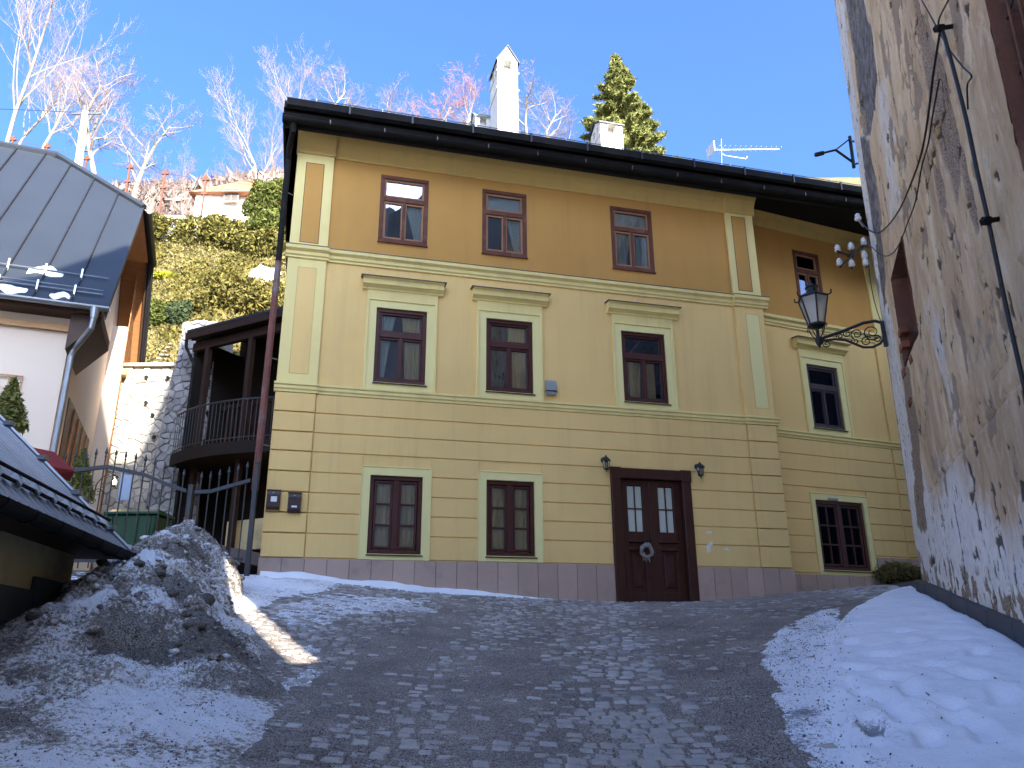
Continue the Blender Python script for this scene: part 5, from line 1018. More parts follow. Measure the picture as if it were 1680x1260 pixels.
cable([(1556, 0), (1541, 30), (1540, 46)], .009, 'power_cable', 'short wire rising from the cable bracket to the frame top', .06)
cable([(1424, 420), (1428, 460), (1436, 500), (1448, 535), (1452, 542)], .008, 'power_cable', 'thin wire dropping along the corner to the street lantern', .03)
for px, py, lb_ in ((1540, 47, 'upper iron cable bracket on the old house'), (1617, 363, 'lower iron cable bracket on the old house')):
    a, b = R3(px-3, py, .13), R3(px+24, py-4, .0); tag(MB().tube([a, b], .022, 6).tube([R3(px-3, py, .13), R3(px+5, py-1, .11)], .04, 6).build('cable_bracket', M['gutterdark'], None), lb_, 'bracket', 'cable brackets')

# ------------------------------------------------------------------ stone retaining wall and buttress
M['stone'] = surf('rubble_stone', (.34, .33, .33), .9, .3, 4, 40, .7, .015, rand=.45)
M['stonelight'] = surf('pale_stone', (.56, .52, .45), .9, .18, 4, 40, .6, .012, rand=.3)
M['mortar'] = surf('mortar', (.34, .32, .29), .95, .25, 5, 40, .6, .01)
def clip(poly, p, nrm):
    out = []
    for i in range(len(poly)):
        a, b = poly[i], poly[(i+1) % len(poly)]; da = (a[0]-p[0])*nrm[0]+(a[1]-p[1])*nrm[1]; db = (b[0]-p[0])*nrm[0]+(b[1]-p[1])*nrm[1]
        if da <= 0: out.append(a)
        if (da < 0) != (db < 0) and abs(da-db) > 1e-9: t = da/(da-db); out.append((a[0]+(b[0]-a[0])*t, a[1]+(b[1]-a[1])*t))
    return out
def stones(u0, u1, v0, v1, du, dv, place, parent, mat, gap=.018, proud=.05, rnd=.38):
    cs = []; v = v0; row = 0
    while v < v1:
        u = u0-(du/2 if row % 2 else 0)
        while u < u1+du: cs.append((u+random.uniform(-rnd, rnd)*du, v+random.uniform(-rnd, rnd)*dv)); u += du*random.uniform(.75, 1.3)
        v += dv*random.uniform(.8, 1.2); row += 1
    n = 0
    for i, c in enumerate(cs):
        poly = [(u0, v0), (u1, v0), (u1, v1), (u0, v1)]
        for j, e in enumerate(cs):
            if i == j or abs(e[0]-c[0]) > 2.6*du or abs(e[1]-c[1]) > 2.6*dv: continue
            m_ = ((c[0]+e[0])/2, (c[1]+e[1])/2); nn = (e[0]-c[0], e[1]-c[1]); L = math.hypot(*nn)
            if L < 1e-4: continue
            nn = (nn[0]/L, nn[1]/L); poly = clip(poly, (m_[0]-nn[0]*gap/2, m_[1]-nn[1]*gap/2), nn)
            if len(poly) < 3: break
        if len(poly) < 3: continue
        cx = sum(p[0] for p in poly)/len(poly); cy = sum(p[1] for p in poly)/len(poly)
        if max(abs(p[0]-cx) for p in poly) < .04: continue
        k = len(poly); pr = proud*random.uniform(.5, 1.2)
        V = [place(p[0], p[1], 0) for p in poly]+[place(p[0], p[1], pr*.6) for p in poly]+[place(cx+(p[0]-cx)*.80, cy+(p[1]-cy)*.80, pr) for p in poly]
        f = [(a, (a+1) % k, k+(a+1) % k, k+a) for a in range(k)]+[(k+a, k+(a+1) % k, 2*k+(a+1) % k, 2*k+a) for a in range(k)]+[tuple(range(2*k, 3*k))]
        MB().add(V, f).build('stone', mat, parent); n += 1
    return n
wA = empty('retaining_wall', (-9.6, 19.2, 1.5), 'sunlit rubble retaining wall with dark weep holes below the hillside', 'wall')
MB().hexa([(-12, 19.25, 0), (-8.2, 19.25, 0), (-8.2, 20.2, 0), (-12, 20.2, 0), (-12, 19.25, 7.0), (-8.2, 19.25, 7.0), (-8.2, 20.2, 7.0), (-12, 20.2, 7.0)]).build('core', M['mortar'], wA)
stones(-10.3, -8.25, 2.2, 7.0, .25, .165, lambda u, v, o: (u, 19.25-o, v), wA, M['stonelight'])
for px, py in ((241, 619), (276, 620), (240, 661), (251, 681), (254, 717)):
    p = at(px, py, 19.18); MB().lathe(p, [(.045, 0), (.045, .05)], 10, Matrix.Rotation(math.radians(90), 3, 'X')).build('weep_hole', M['black'], wA)
MB().hexa([(-10.4, 19.1, 7.0), (-8.2, 19.1, 7.0), (-8.2, 20.2, 7.0), (-10.4, 20.2, 7.0), (-10.4, 19.1, 7.07), (-8.2, 19.1, 7.07), (-8.2, 20.2, 7.07), (-10.4, 20.2, 7.07)]).build('coping', M['stonelight'], wA)
wB = empty('stone_buttress', (-7.9, 18.6, 1.5), 'tall battered rubble stone buttress between retaining wall and gallery', 'buttress')
bx0 = lambda z: -8.60+.045*(z-2); bx1 = -7.30; yB = lambda z: 18.35+.05*(z-2)
MB().hexa([(bx0(0), yB(0), 0), (bx1, yB(0), 0), (bx1, 20, 0), (bx0(0), 20, 0), (bx0(8)+.15, yB(8), 8.0), (bx1-.25, yB(8), 8.0), (bx1-.25, 20, 8.0), (bx0(8)+.15, 20, 8.0)]).build('core', M['mortar'], wB)
stones(0, 1, 1.5, 8.0, .19, .19, lambda u, v, o: (bx0(v)+u*((bx1-.03*(v-2))-bx0(v)), yB(v)-o, v), wB, M['stone'], .012, .06)
stones(0, 1.3, 1.5, 8.0, .34, .2, lambda u, v, o: (bx0(v)-o, yB(v)+u, v), wB, M['stone'], .012, .06)
stones(.1, .9, 0, 1.2, .3, .3, lambda u, v, o: (bx0(8)+u*(bx1-.2-bx0(8)), yB(8)+.1+v, 8.0+o), wB, M['stonelight'], .02, .12)
# hillside garden steps
M['woodstep'] = surf('weathered_plank', (.30, .24, .18), .9, .25, 4, 40, .4)
stp = empty('garden_steps', (-9.1, 20.3, 7.1), 'weathered plank steps climbing the slope above the retaining wall', 'steps')
for i in range(6): p = at(266+5*i, 596-6*i, 20.3+.2*i); MB().box(p, (.42, .18, .04), Matrix.Rotation(.15, 3, 'Z')).build('tread', M['woodstep'], stp)
# ------------------------------------------------------------------ hillside, far ground
M['earth'] = surf('hillside_earth', (.13, .105, .05), .95, .3, .8, 12, .8, .05, dirt=(.10, .12, .03), dirtscale=.5)
M['bounceground'] = surf('pale_bounce_ground', (.66, .65, .64), .9, .08, .02, 1, .2, .05, dirt=(.32, .29, .24), dirtscale=.03, dirtamt=(.5, .7))  # far unseen ground kept pale to bounce sunlight onto the facade
def hill(x, y):
    y0 = np.where(x < -9.6, 24.5-4.6*sstep(-10.6, -9.6, x), 19.9+7.5*sstep(-7.4, -5.8, x))
    b = np.where(x < -9.6, 2.0+5*sstep(-10.6, -9.6, x), np.where(x < -7, 7.0, 7.0-5*sstep(-7, -5.8, x)))
    top = 24.0+.05*x*(x < 0)
    k = (y-y0)/(40-y0); z = np.where(k < 1, b+(top-b)*np.clip(k, 0, 1)**.92, top+.12*(y-40)+.72*np.clip(y-43, 0, 20))
    return z+1.0*(fbm(x*.25, y*.25, 41)-.5)*sstep(0, .15, k)+.35*(fbm(x*1.1, y*1.1, 42)-.5)*sstep(0, .1, k)
def hz(x, y): return float(hill(np.array([float(x)]), np.array([float(y)]))[0])
xs = np.concatenate([np.arange(-90, -24, 4.), np.arange(-24, -4, .25), np.arange(-4, 90, 4.)]); ys = np.concatenate([np.arange(19.95, 42, .3), np.arange(42, 160, 5)])
X, Y = np.meshgrid(xs, ys); gridmesh('hillside', X, Y, hill(X, Y), M['earth'], kind='structure')
MB().quad((-1200, -1200, -6), (1200, -1200, -6), (1200, 1200, -6), (-1200, 1200, -6)).build('ground', M['bounceground'], None, kind='structure')
# leaves ---------------------------------------------------------
def leafmat(name, c1, c2, tr=.25):
    m, nt, p = newmat(name); g = nt.nodes.new('ShaderNodeNewGeometry'); oi = nt.nodes.new('ShaderNodeObjectInfo')
    r = ramp(nt, g.outputs['Random Per Island'], [(0, c1), (1, c2)]); nt.links.new(r.outputs[0], p.inputs['Base Color']); p.inputs['Roughness'].default_value = .75; p.inputs['Specular IOR Level'].default_value = .2
    t = nt.nodes.new('ShaderNodeBsdfTranslucent'); nt.links.new(r.outputs[0], t.inputs[0]); mx = nt.nodes.new('ShaderNodeMixShader'); mx.inputs[0].default_value = tr
    out = nt.nodes['Material Output']; nt.links.new(p.outputs[0], mx.inputs[1]); nt.links.new(t.outputs[0], mx.inputs[2]); nt.links.new(mx.outputs[0], out.inputs[0]); return m
M['juniper'] = leafmat('juniper_leaves', (.06, .055, .014), (.21, .17, .04)); M['ivy'] = leafmat('ivy_leaves', (.035, .05, .010), (.13, .14, .025)); M['drygrass'] = leafmat('dry_slope_growth', (.11, .092, .03), (.25, .205, .07)); M['darkhedge'] = leafmat('hedge_leaves', (.035, .034, .009), (.21, .18, .038)); M['moss'] = leafmat('bright_moss', (.22, .24, .02), (.40, .38, .03)); M['conifer'] = leafmat('conifer_needles', (.08, .10, .025), (.28, .27, .08)); M['bluejun'] = leafmat('blue_juniper', (.025, .04, .018), (.08, .10, .04))
def leaves(name, C, size, mat, parent=None, aspect=2.2, up=0.0, **kw):
    n = len(C); a = RNG.normal(size=(n, 3)); a[:, 2] += up; a /= np.linalg.norm(a, axis=1)[:, None]; b = RNG.normal(size=(n, 3)); b -= (b*a).sum(1)[:, None]*a; b /= np.linalg.norm(b, axis=1)[:, None]
    s = size*RNG.uniform(.6, 1.4, (n, 1)); V = np.stack([C-a*s*.5*aspect**.5, C+b*s*.28, C+a*s*.5*aspect**.5, C-b*s*.28], 1).reshape(-1, 3)
    return npmesh(name, V, np.arange(4*n).reshape(-1, 4), mat, parent, False, **kw)
def blob(c, rad, n, seed, shell=.55):
    d = RNG.normal(size=(n, 3)); d /= np.linalg.norm(d, axis=1)[:, None]; r = RNG.uniform(shell, 1, (n, 1))**.5
    lump = .72+.55*fbm(d[:, 0]*2.3+seed, d[:, 1]*2.3+d[:, 2]*2.3, seed, 3)[:, None]
    return np.array(c)+d*r*lump*np.array(rad)
def shrub(name, c, rad, n, size, mat, label, cat='shrub', group=None, seed=0, kids=5, core=True):
    c = np.array(c, float); r = empty(name, (c[0], c[1], c[2]-rad[2]), label, cat, group); P = [blob(c, rad, n//2, seed)]
    for k in range(kids):
        a = random.uniform(0, 6.28); P.append(blob(c+np.array((math.cos(a)*rad[0]*.75, math.sin(a)*rad[1]*.6, random.uniform(-.3, .7)*rad[2])), np.array(rad)*random.uniform(.35, .6), n//(2*kids), seed+k+1))
    leaves('foliage', np.concatenate(P), size, M[mat], r)
    q = MB()
    for k in range(4): a = random.uniform(0, 6.28); q.tube([c+np.array((0, 0, -rad[2])), c+np.array((math.cos(a)*rad[0]*.4, math.sin(a)*rad[1]*.4, -.1*rad[2])), c+np.array((math.cos(a)*rad[0]*.7, math.sin(a)*rad[1]*.7, .4*rad[2]))], [.05, .03, .01], 5)
    q.build('stems', M['darkbrown'], r); return r
# slope growth: dense low leaves
n = 120000; px = RNG.uniform(-22.5, -6.5, n); py = 20+RNG.uniform(0, 1, n)**1.0*20.5
C = np.stack([px, py, hill(px, py)+RNG.uniform(0, .55, n)*fbm(px*1.5, py*1.5, 7)], 1); tn = fbm(px*.8, py*.8, 77)
leaves('slope_ground_cover', C[tn > .44], .16, M['drygrass'], up=.8, kind='stuff'); leaves('slope_green_cover', C[tn <= .44], .17, M['juniper'], up=.5, kind='stuff')
def hs_at(px_, py_):      # hillside point under a pixel
    d_ = ray(px_, py_); ks = np.arange(19.9, 48, .05); P = d_[None]*(ks/d_[1])[:, None]; b = P[:, 2] < hill(P[:, 0], P[:, 1]); i = np.argmax(b) if b.any() else len(ks)-1; return P[i]
k = 0
for px_, py_, rx, rz_, mt, lab in ((275, 395, 1.5, 1.1, 'darkhedge', 'dark hedge shrub beside the left house verge'), (318, 400, 1.5, 1.15, 'darkhedge', 'dark hedge shrub second from the left house'), (362, 402, 1.4, 1.1, 'darkhedge', 'dark hedge shrub in the middle of the terrace row'), (405, 408, 1.3, 1.1, 'darkhedge', 'dark hedge shrub below the ivy'), (440, 420, 1.2, 1.1, 'darkhedge', 'dark hedge shrub next to the main house eave')):
    p = hs_at(px_, py_); shrub('hedge_shrub', p+np.array((0, 0, .55)), (rx*random.uniform(.75, 1.1), .9, rz_*random.uniform(.6, 1.15)), 3600, .18, mt, lab, 'shrub', 'hedge row on the terrace', k); k += 1
for px_, py_, rx, rz_, mt, lab in ((438, 352, 1.15, 1.7, 'ivy', 'bright green ivy mound under the bare tree'), (440, 385, 1.2, 1.0, 'ivy', 'lower lobe of ivy touching the dark eave')):
    p = hs_at(px_, py_+20); shrub('ivy_mound', p+np.array((0, 0, 1.0)), (rx, 1.1, rz_), 7000, .19, mt, lab, 'shrub', None, k); k += 1
for px_, py_, rx, rz_, mt, lab in ((350, 500, 1.0, .75, 'juniper', 'olive juniper above the gallery roof'), (400, 505, 1.1, .85, 'juniper', 'largest olive juniper left of the downpipe'), (432, 512, .8, .7, 'juniper', 'olive juniper touching the downpipe'), (375, 465, .9, .6, 'juniper', 'olive juniper higher up the slope'), (290, 520, .5, .65, 'bluejun', 'bluish green juniper behind the stone buttress'), (258, 520, .6, .6, 'ivy', 'green bush at the left edge of the slope')):
    p = hs_at(px_, py_+12); shrub('juniper_shrub', p+np.array((0, 0, rz_*.6)), (rx, .7, rz_), 4200, .13, mt, lab, 'shrub', 'junipers on the slope', k); k += 1
p = hs_at(268, 455); leaves('moss_patch', blob(p, (.7, .5, .22), 1500, 3, .1), .13, M['moss'], kind='stuff')
n = 26000; bx = RNG.uniform(-45, 2, n); by = RNG.uniform(43, 64, n)
leaves('far_brush', np.stack([bx, by, hill(bx, by)+RNG.uniform(0, 1, n)**1.5*3.2*fbm(bx*.3, by*.3, 15)], 1), .55, leafmat('far_brush_twigs', (.13, .09, .075), (.27, .20, .165), 0.1), up=1.2, aspect=9, kind='stuff')
# pale rocks
M['rock'] = surf('pale_rock', (.60, .55, .50), .9, .2, 3, 20, .8, .03)
for i, (px_, py_, sz, lab) in enumerate(((430, 468, .55, 'pale rock outcrop on the slope beside the downpipe'), (446, 462, .4, 'brownish rock next to the pale outcrop'), (270, 397, .22, 'small pale rock under the hedge'), (425, 482, .3, 'small pale rock below the outcrop'))):
    p = hs_at(px_, py_); bm = bmesh.new(); bmesh.ops.create_icosphere(bm, subdivisions=3, radius=1)
    for v in bm.verts: f_ = .7+.6*float(fbm(v.co.x*1.7+i*3, v.co.y*1.7+v.co.z*1.9, i)); v.co = Vector((v.co.x*sz*f_, v.co.y*sz*.7*f_, v.co.z*sz*1.1*f_))
    me = bpy.data.meshes.new('rock'); bm.to_mesh(me); bm.free(); me.materials.append(M['rock']); o = bpy.data.objects.new('rock', me); COL.objects.link(o); o.location = tuple(p+np.array((0, 0, sz*.3))); tag(o, lab, 'rock', 'rocks on the slope')
# parapet wall and small house at the top of the slope
M['whitewash'] = surf('whitewash', (.74, .69, .60), .9, .08, 2, 30, .3, .01); M['redtile'] = surf('red_tiles', (.33, .14, .07), .85, .3, 5, 30, .6, .02)
a, b = at(222, 352, 39.5), at(330, 366, 38.5)
tag(MB().hexa([(a[0]-14, a[1], a[2]-2), (b[0]+3, b[1], a[2]-2), (b[0]+3, b[1]+.4, a[2]-2), (a[0]-14, a[1]+.4, a[2]-2), (a[0]-14, a[1], a[2]+.45), (b[0]+3, b[1], b[2]+.35), (b[0]+3, b[1]+.4, b[2]+.35), (a[0]-14, a[1]+.4, a[2]+.45)]).build('parapet_wall', M['whitewash'], None), 'low whitewashed parapet along the top of the slope', 'wall')
hh_ = empty('hill_house', at(370, 350, 42.5), 'small white house with hipped red tile roof at the hilltop', 'house')
A = at(318, 345, 42.); Bp = at(428, 345, 42.5); z0 = A[2]-3; z1 = at(360, 318, 42)[2]; 
MB().hexa([(A[0], A[1], z0), (Bp[0]+1, Bp[1], z0), (Bp[0]+1, Bp[1]+5, z0), (A[0], A[1]+5, z0), (A[0], A[1], z1), (Bp[0]+1, Bp[1], z1), (Bp[0]+1, Bp[1]+5, z1), (A[0], A[1]+5, z1)]).build('wall', M['whitewash'], hh_)
zr2 = at(375, 289, 44)[2]; e = .35; l, r_, f_, bk = A[0]-e, Bp[0]+1+e, A[1]-e, A[1]+5+e; m1, m2, my = l+2.2, r_-2.2, (f_+bk)/2
MB().add([(l, f_, z1-.05), (r_, f_, z1-.05), (r_, bk, z1-.05), (l, bk, z1-.05), (m1, my, zr2), (m2, my, zr2)], [(0, 1, 5, 4), (1, 2, 5), (2, 3, 4, 5), (3, 0, 4), (3, 2, 1, 0)]).build('roof', M['redtile'], hh_)
wq = at(380, 320, 41.95); w_ = MB().box(wq, (.9, .08, 1.0)).build('window', M['woodstep'], hh_); MB().box(wq+np.array((-.21, -.05, 0)), (.34, .02, .8)).build('pane', M['interior'], w_); MB().box(wq+np.array((.21, -.05, 0)), (.34, .02, .8)).build('pane', M['interior'], w_)
# fence posts with wires along the terrace
M['rust'] = surf('rust_red_iron', (.13, .05, .03), .85, .25, 6)
FPX_ = [(20, 236, 40.5), (76, 248, 40.2), (141, 268, 40.), (212, 282, 39.8), (270, 292, 39.5), (337, 302, 39.3)]; tops = []
for i, (x_, y_, yy) in enumerate(FPX_):
    p = at(x_, y_, yy); q = MB(); zt = p[2]+.4; q.box((p[0], p[1], p[2]-1.0), (.09, .09, 2.8)); q.box((p[0], p[1], zt-.1), (.36, .14, .12)); q.box((p[0], p[1], zt+.02), (.14, .14, .16)); q.box((p[0], p[1], zt-1.05), (.32, .14, .12))
    tag(q.build('fence_post', M['rust'], None), ['rust-red terrace post at the far left above the dark roof', 'rust-red terrace post left of the concrete pole', 'rust-red terrace post just right of the concrete pole', 'rust-red terrace post in front of the round bare tree', 'rust-red terrace post above the parapet wall', 'rust-red terrace post nearest the small white house'][i], 'post', 'terrace posts'); tops.append(np.array((p[0], p[1], zt)))
q = MB()
for i in range(5):
    for dz in (-.1, -1.0): q.tube([tops[i]+np.array((0, 0, dz)), tops[i+1]+np.array((0, 0, dz))], .013, 4)
for dz in (-.1, -1.0): q.tube([tops[5]+np.array((0, 0, dz)), tops[5]+np.array((5, -.5, dz-1.0))], .013, 4)
tag(q.build('terrace_wires', M['rust'], None), 'thin wire rails strung between the rust-red terrace posts', 'wire')
# concrete pole with lamp, overhead wire
p0, p1 = at(126, 290, 39), at(140, 183, 39); pl = empty('utility_pole', tuple(p0), 'pale concrete pole with lamp head above the dark left roof', 'pole')
M['concrete'] = surf('pole_concrete', (.40, .37, .33), .9, .12, 3, 30, .3)
MB().tube([p0+(p0-p1)*.5, p1], [.26, .17], 10).build('shaft', M['concrete'], pl); MB().tube([p1, p1+np.array((0, -.2, .35)), p1+np.array((0, -.5, .42))], [.1, .13, .06], 10).build('lamp_head', M['zinc'], pl); MB().box(p1+np.array((.1, 0, -.15)), (1.7, .1, .08)).build('crossarm', M['zinc'], pl)
tag(MB().tube([at(-30, 178, 42), at(60, 181, 40.5), p1+np.array((-.6, 0, -.05))], .02, 4).build('overhead_wire', M['black'], None), 'overhead wire running left from the concrete pole', 'wire')
# ------------------------------------------------------------------ bare trees
M['bark'] = surf('bare_bark', (.22, .185, .14), .9, .25, 3, 30, .5, .02); M['twigs'] = surf('bare_twigs', (.19, .145, .125), .9, .3, 2); M['twigred'] = surf('reddish_twigs', (.26, .12, .07), .9, .3, 2); M['barkdark'] = surf('dark_bark', (.20, .16, .12), .9, .3, 3)
def baretree(seed, H, spread, up=.55, twigs=5, limbs=11, trunkr=.2, first=.25):
    rnd = random.Random(seed); T = MB(); Cn = MB()
    def grow(p, d, L, r, lev):
        seg = 4 if lev < 2 else 3; pts = [p]; rr = [r]; dd = d.copy()
        for i in range(seg):
            dd = (dd+Vector((rnd.gauss(0, .16), rnd.gauss(0, .16), rnd.gauss(0, .10)+up*.16))).normalized(); pts.append(pts[-1]+dd*(L/seg)); rr.append(r*(1-.75*(i+1)/seg))
        (T if lev < 2 else Cn).tube(pts, [max(x, .0045) for x in rr], 6 if lev < 1 else (5 if lev < 2 else 3), cap=False)
        if lev >= 4: return
        nb = {0: limbs, 1: 6, 2: twigs, 3: 4}[lev]
        for k in range(nb):
            t = rnd.uniform(first if lev == 0 else .25, 1.0); i = min(int(t*seg), seg-1); q = pts[i].lerp(pts[i+1], t*seg-i)
            az = rnd.uniform(0, 6.283); base = (pts[i+1]-pts[i]).normalized(); o = base.orthogonal().normalized(); o.rotate(Matrix.Rotation(az, 3, base))
            nd = (base*rnd.uniform(.55, 1.0)+o*spread*rnd.uniform(.6, 1.1)).normalized()
            grow(q, nd, L*{0: .46, 1: .55, 2: .52, 3: .5}[lev]*rnd.uniform(.6, 1.15)*(1.15-.45*t if lev == 0 else 1), max(rr[i]*.5, .007), lev+1)
    grow(Vector((0, 0, 0)), Vector((rnd.uniform(-.06, .06), 0, 1)), H, trunkr, 0)
    return T, Cn
protos = {}
def tree(kind, seed, H, base, label, rot, scale=1.0, mt='bark', mc='twigs', **kw):
    key = (kind, seed, mt, mc)
    r = empty('bare_tree', tuple(base), label, 'tree', 'bare trees on the hill'); r.rotation_euler = (0, 0, rot); r.scale = (scale,)*3
    if key not in protos:
        T, Cn = baretree(seed, H, **kw); ms = []
        for nm, mb_, m in (('trunk', T, mt), ('crown', Cn, mc)):
            me = bpy.data.meshes.new(nm); me.from_pydata(mb_.v, [], mb_.f); me.materials.append(M[m]); ms.append((nm, me))
        protos[key] = ms
    for nm, me in protos[key]:
        o = bpy.data.objects.new(nm, me); COL.objects.link(o); o.parent = r
def tb(px_, py_, Y, drop=0): p = at(px_, py_, Y); return p+np.array((0, 0, -drop))
SLIM = dict(spread=.55, up=.9, limbs=13, twigs=5, trunkr=.16); WIDE = dict(spread=.95, up=.5, limbs=12, twigs=6, trunkr=.22, first=.2)
tree('slim', 1, 15, tb(8, 245, 45, 1.0), 'tall slender bare tree at the far left above the dark roof', .3, .9, **SLIM)
tree('slim', 1, 15, tb(18, 250, 46.5, 1), 'second slender bare tree close to the tallest one at far left', 2.2, .7, **SLIM)
tree('slim', 2, 12, tb(62, 262, 44, 1), 'slender leaning bare tree left of the concrete pole', 1.0, .72, **SLIM)
tree('wide', 3, 9, tb(165, 285, 45, 2.2), 'broad bare tree behind the concrete pole', .5, .95, mt='barkdark', **WIDE)
tree('wide', 3, 9, tb(112, 280, 46, 1.5), 'broad bare tree left behind the concrete pole', 2.9, .8, mt='barkdark', **WIDE)
tree('wide', 4, 8, tb(222, 300, 41, 1.6), 'rounded bare tree with pale twisted trunk behind the terrace posts', .9, .75, **WIDE)
tree('wide', 4, 8, tb(255, 315, 44, 2.5), 'low bare tree right of the rounded one', 2.4, .55, **WIDE)
tree('slim', 2, 12, tb(310, 330, 45, 3), 'small bare sapling left of the white hill house', 3.9, .42, **SLIM)
tree('slim', 5, 14, tb(428, 300, 44, 3.5), 'tall pale bare tree above the ivy mound', .0, .62, **SLIM)
tree('slim', 5, 14, tb(442, 305, 45, 3.5), 'tall pale bare tree touching the main house eave', 2.0, .66, **SLIM)
tree('wide', 3, 9, tb(375, 300, 48, 4), 'faint bare tree behind the white hill house', 4.2, .55, **WIDE)
for i, (x_, h_, Y_, sd, kk, mc, lab) in enumerate(((490, 240, 47, 5, 'slim', 'twigs', 'bare tree rising behind the left end of the main roof'), (540, 245, 47, 3, 'wide', 'twigs', 'bare tree second from the left behind the main roof'), (600, 250, 48, 4, 'wide', 'twigs', 'bare tree third from the left behind the main roof'), (655, 260, 48, 3, 'wide', 'twigs', 'bare tree fourth from the left behind the main roof'), (705, 255, 46, 4, 'wide', 'twigred', 'reddish bare tree left of the small chimney'), (748, 262, 46, 3, 'wide', 'twigred', 'reddish bare tree just behind the small chimney'), (795, 262, 50, 4, 'wide', 'twigs', 'bare tree hidden mostly by the tall chimney'), (862, 285, 44, 4, 'wide', 'twigs', 'spreading bare tree right of the tall chimney'), (905, 290, 46, 3, 'wide', 'twigs', 'lower bare tree between tall chimney and squat chimney'))):
    tree(kk, sd, {'slim': 14, 'wide': 9 if sd == 3 else 8}[kk], tb(x_, h_, Y_, 1.9), lab, i*1.7, {'slim': .52, 'wide': .72}[kk]*(1.2 if i == 7 else 1.0), mc=mc, **(SLIM if kk == 'slim' else WIDE))
# spruce
sp_t = at(1010, 92, 30); sp = empty('spruce_tree', (sp_t[0], sp_t[1], 8), 'green spruce standing behind the squat white chimney', 'tree')
MB().tube([(sp_t[0], sp_t[1], 8), (sp_t[0], sp_t[1], sp_t[2])], [.3, .02], 8).build('trunk', M['barkdark'], sp)
P = []; A2 = []; Hs = sp_t[2]-8; br = MB()
z = .05
while z < 10:
    nb = 9 if z > 1 else 5
    for k in range(nb):
        az = random.uniform(0, 6.283); L = (.12+.36*z)*random.uniform(.75, 1.2); L = min(L, 3.6); tip_ = np.array((math.cos(az)*L, math.sin(az)*L, -.10*L+.18*L*(random.random()-.3))); o_ = np.array((sp_t[0], sp_t[1], sp_t[2]-z))
        br.tube([o_, o_+tip_*.6+np.array((0, 0, -.05*L)), o_+tip_], [.03, .02, .006], 4, cap=False)
        m_ = int(150*max(L, .25)); t_ = RNG.uniform(.12, 1.03, m_)**.8; wid = .20*L*(1.08-t_)+.05
        off = RNG.normal(size=(m_, 3))*np.array((1, 1, .45))*wid[:, None]*.55; P.append(o_+tip_*t_[:, None]+off+np.array((0, 0, -.04)))
    z += .20+.015*z
br.build('branches', M['barkdark'], sp); leaves('needles', np.concatenate(P), .13, M['conifer'], sp, aspect=6)
# two small potted conifers behind the gate / beside the white wall
for (px_, py_, Y_, w_, h_, lab, pot) in ((125, 815, 14.0, .28, .85, 'small potted conifer behind the iron gate', True), (8, 700, 11.5, .30, .75, 'tip of a conifer above the tin roof', False)):
    b_ = at(px_, py_, Y_); r = empty('small_conifer', (b_[0], b_[1], b_[2]-.5), lab, 'conifer', 'small conifers by the left house'); P = []
    for i in range(2600 if pot else 2200):
        t_ = random.random()**.7; a = random.uniform(0, 6.283); rr = w_*(1.02-(1-t_))*random.uniform(.55, 1.05); zz = h_*(1-t_); P.append((b_[0]+math.cos(a)*rr, b_[1]+math.sin(a)*rr, b_[2]+zz+random.uniform(-.04, .04)))
    leaves('foliage', np.array(P), .07, M['conifer'], r, aspect=3); MB().tube([(b_[0], b_[1], b_[2]-.6), (b_[0], b_[1], b_[2]+h_*.9)], [.03, .01], 6).build('stem', M['barkdark'], r)
    if pot: MB().lathe((b_[0], b_[1], b_[2]-.42), [(.15, 0), (.2, .36), (.22, .36), (.22, .42), (.19, .42)], 16).build('pot', M['concrete'], r)
# ------------------------------------------------------------------ lane: bed, setts, grit
M['bed'] = surf('sand_bed', (.075, .068, .06), .95, .3, 4, 60, .8, .01)
xs = np.arange(-14, 16.1, .35); ys = np.arange(-16, 24.1, .35); X, Y = np.meshgrid(xs, ys); gridmesh('road_bed', X, Y, G(X, Y)-.045, M['bed'], kind='structure')
M['sett'] = surf('granite_sett', (.37, .34, .305), .62, .22, 7, 60, .5, .006, dirt=(.46, .43, .40), dirtscale=5, dirtamt=(.52, .72), spec=.45)
def isl(m):     # tint per stone for the joined setts
    nt = m.node_tree; p = nt.nodes['Principled BSDF']; l = p.inputs['Base Color'].links[0].from_socket; g = nt.nodes.new('ShaderNodeNewGeometry'); r = ramp(nt, g.outputs['Random Per Island'], [(0, .45), (.5, .9), (1, 1.25)])
    nt.links.new(mix(nt, 1.0, l, r.outputs[0], 'MULTIPLY'), p.inputs['Base Color'])
isl(M['sett'])
fac_n = np.array((-math.sin(YAW), math.cos(YAW)))
setts = []
rowd, w0 = .112, .138; yv = 2.2; ri = 0
while yv < 17.5:
    xv = -6.0+random.uniform(0, .05)
    while xv < 8.5:
        wd = w0*random.uniform(.82, 1.2); cx, cy = xv+wd/2, yv+.10*math.sin(cx_ if False else xv*.5)+.03*math.sin(xv*1.7)
        if fac_n@np.array((cx, cy)) < DM-.05 and ((np.array((cx, cy))-C0)@ou) > .2 and abs(cx)/max(cy, 1) < .75 and cx > -.219*cy-2.5: setts.append((cx, cy, wd-.020, rowd-.019))
        xv += wd
    yv += rowd*random.uniform(.93, 1.08); ri += 1
for _w in range(1):
    sx = np.array(setts); nrm_far = sx[:, 1]
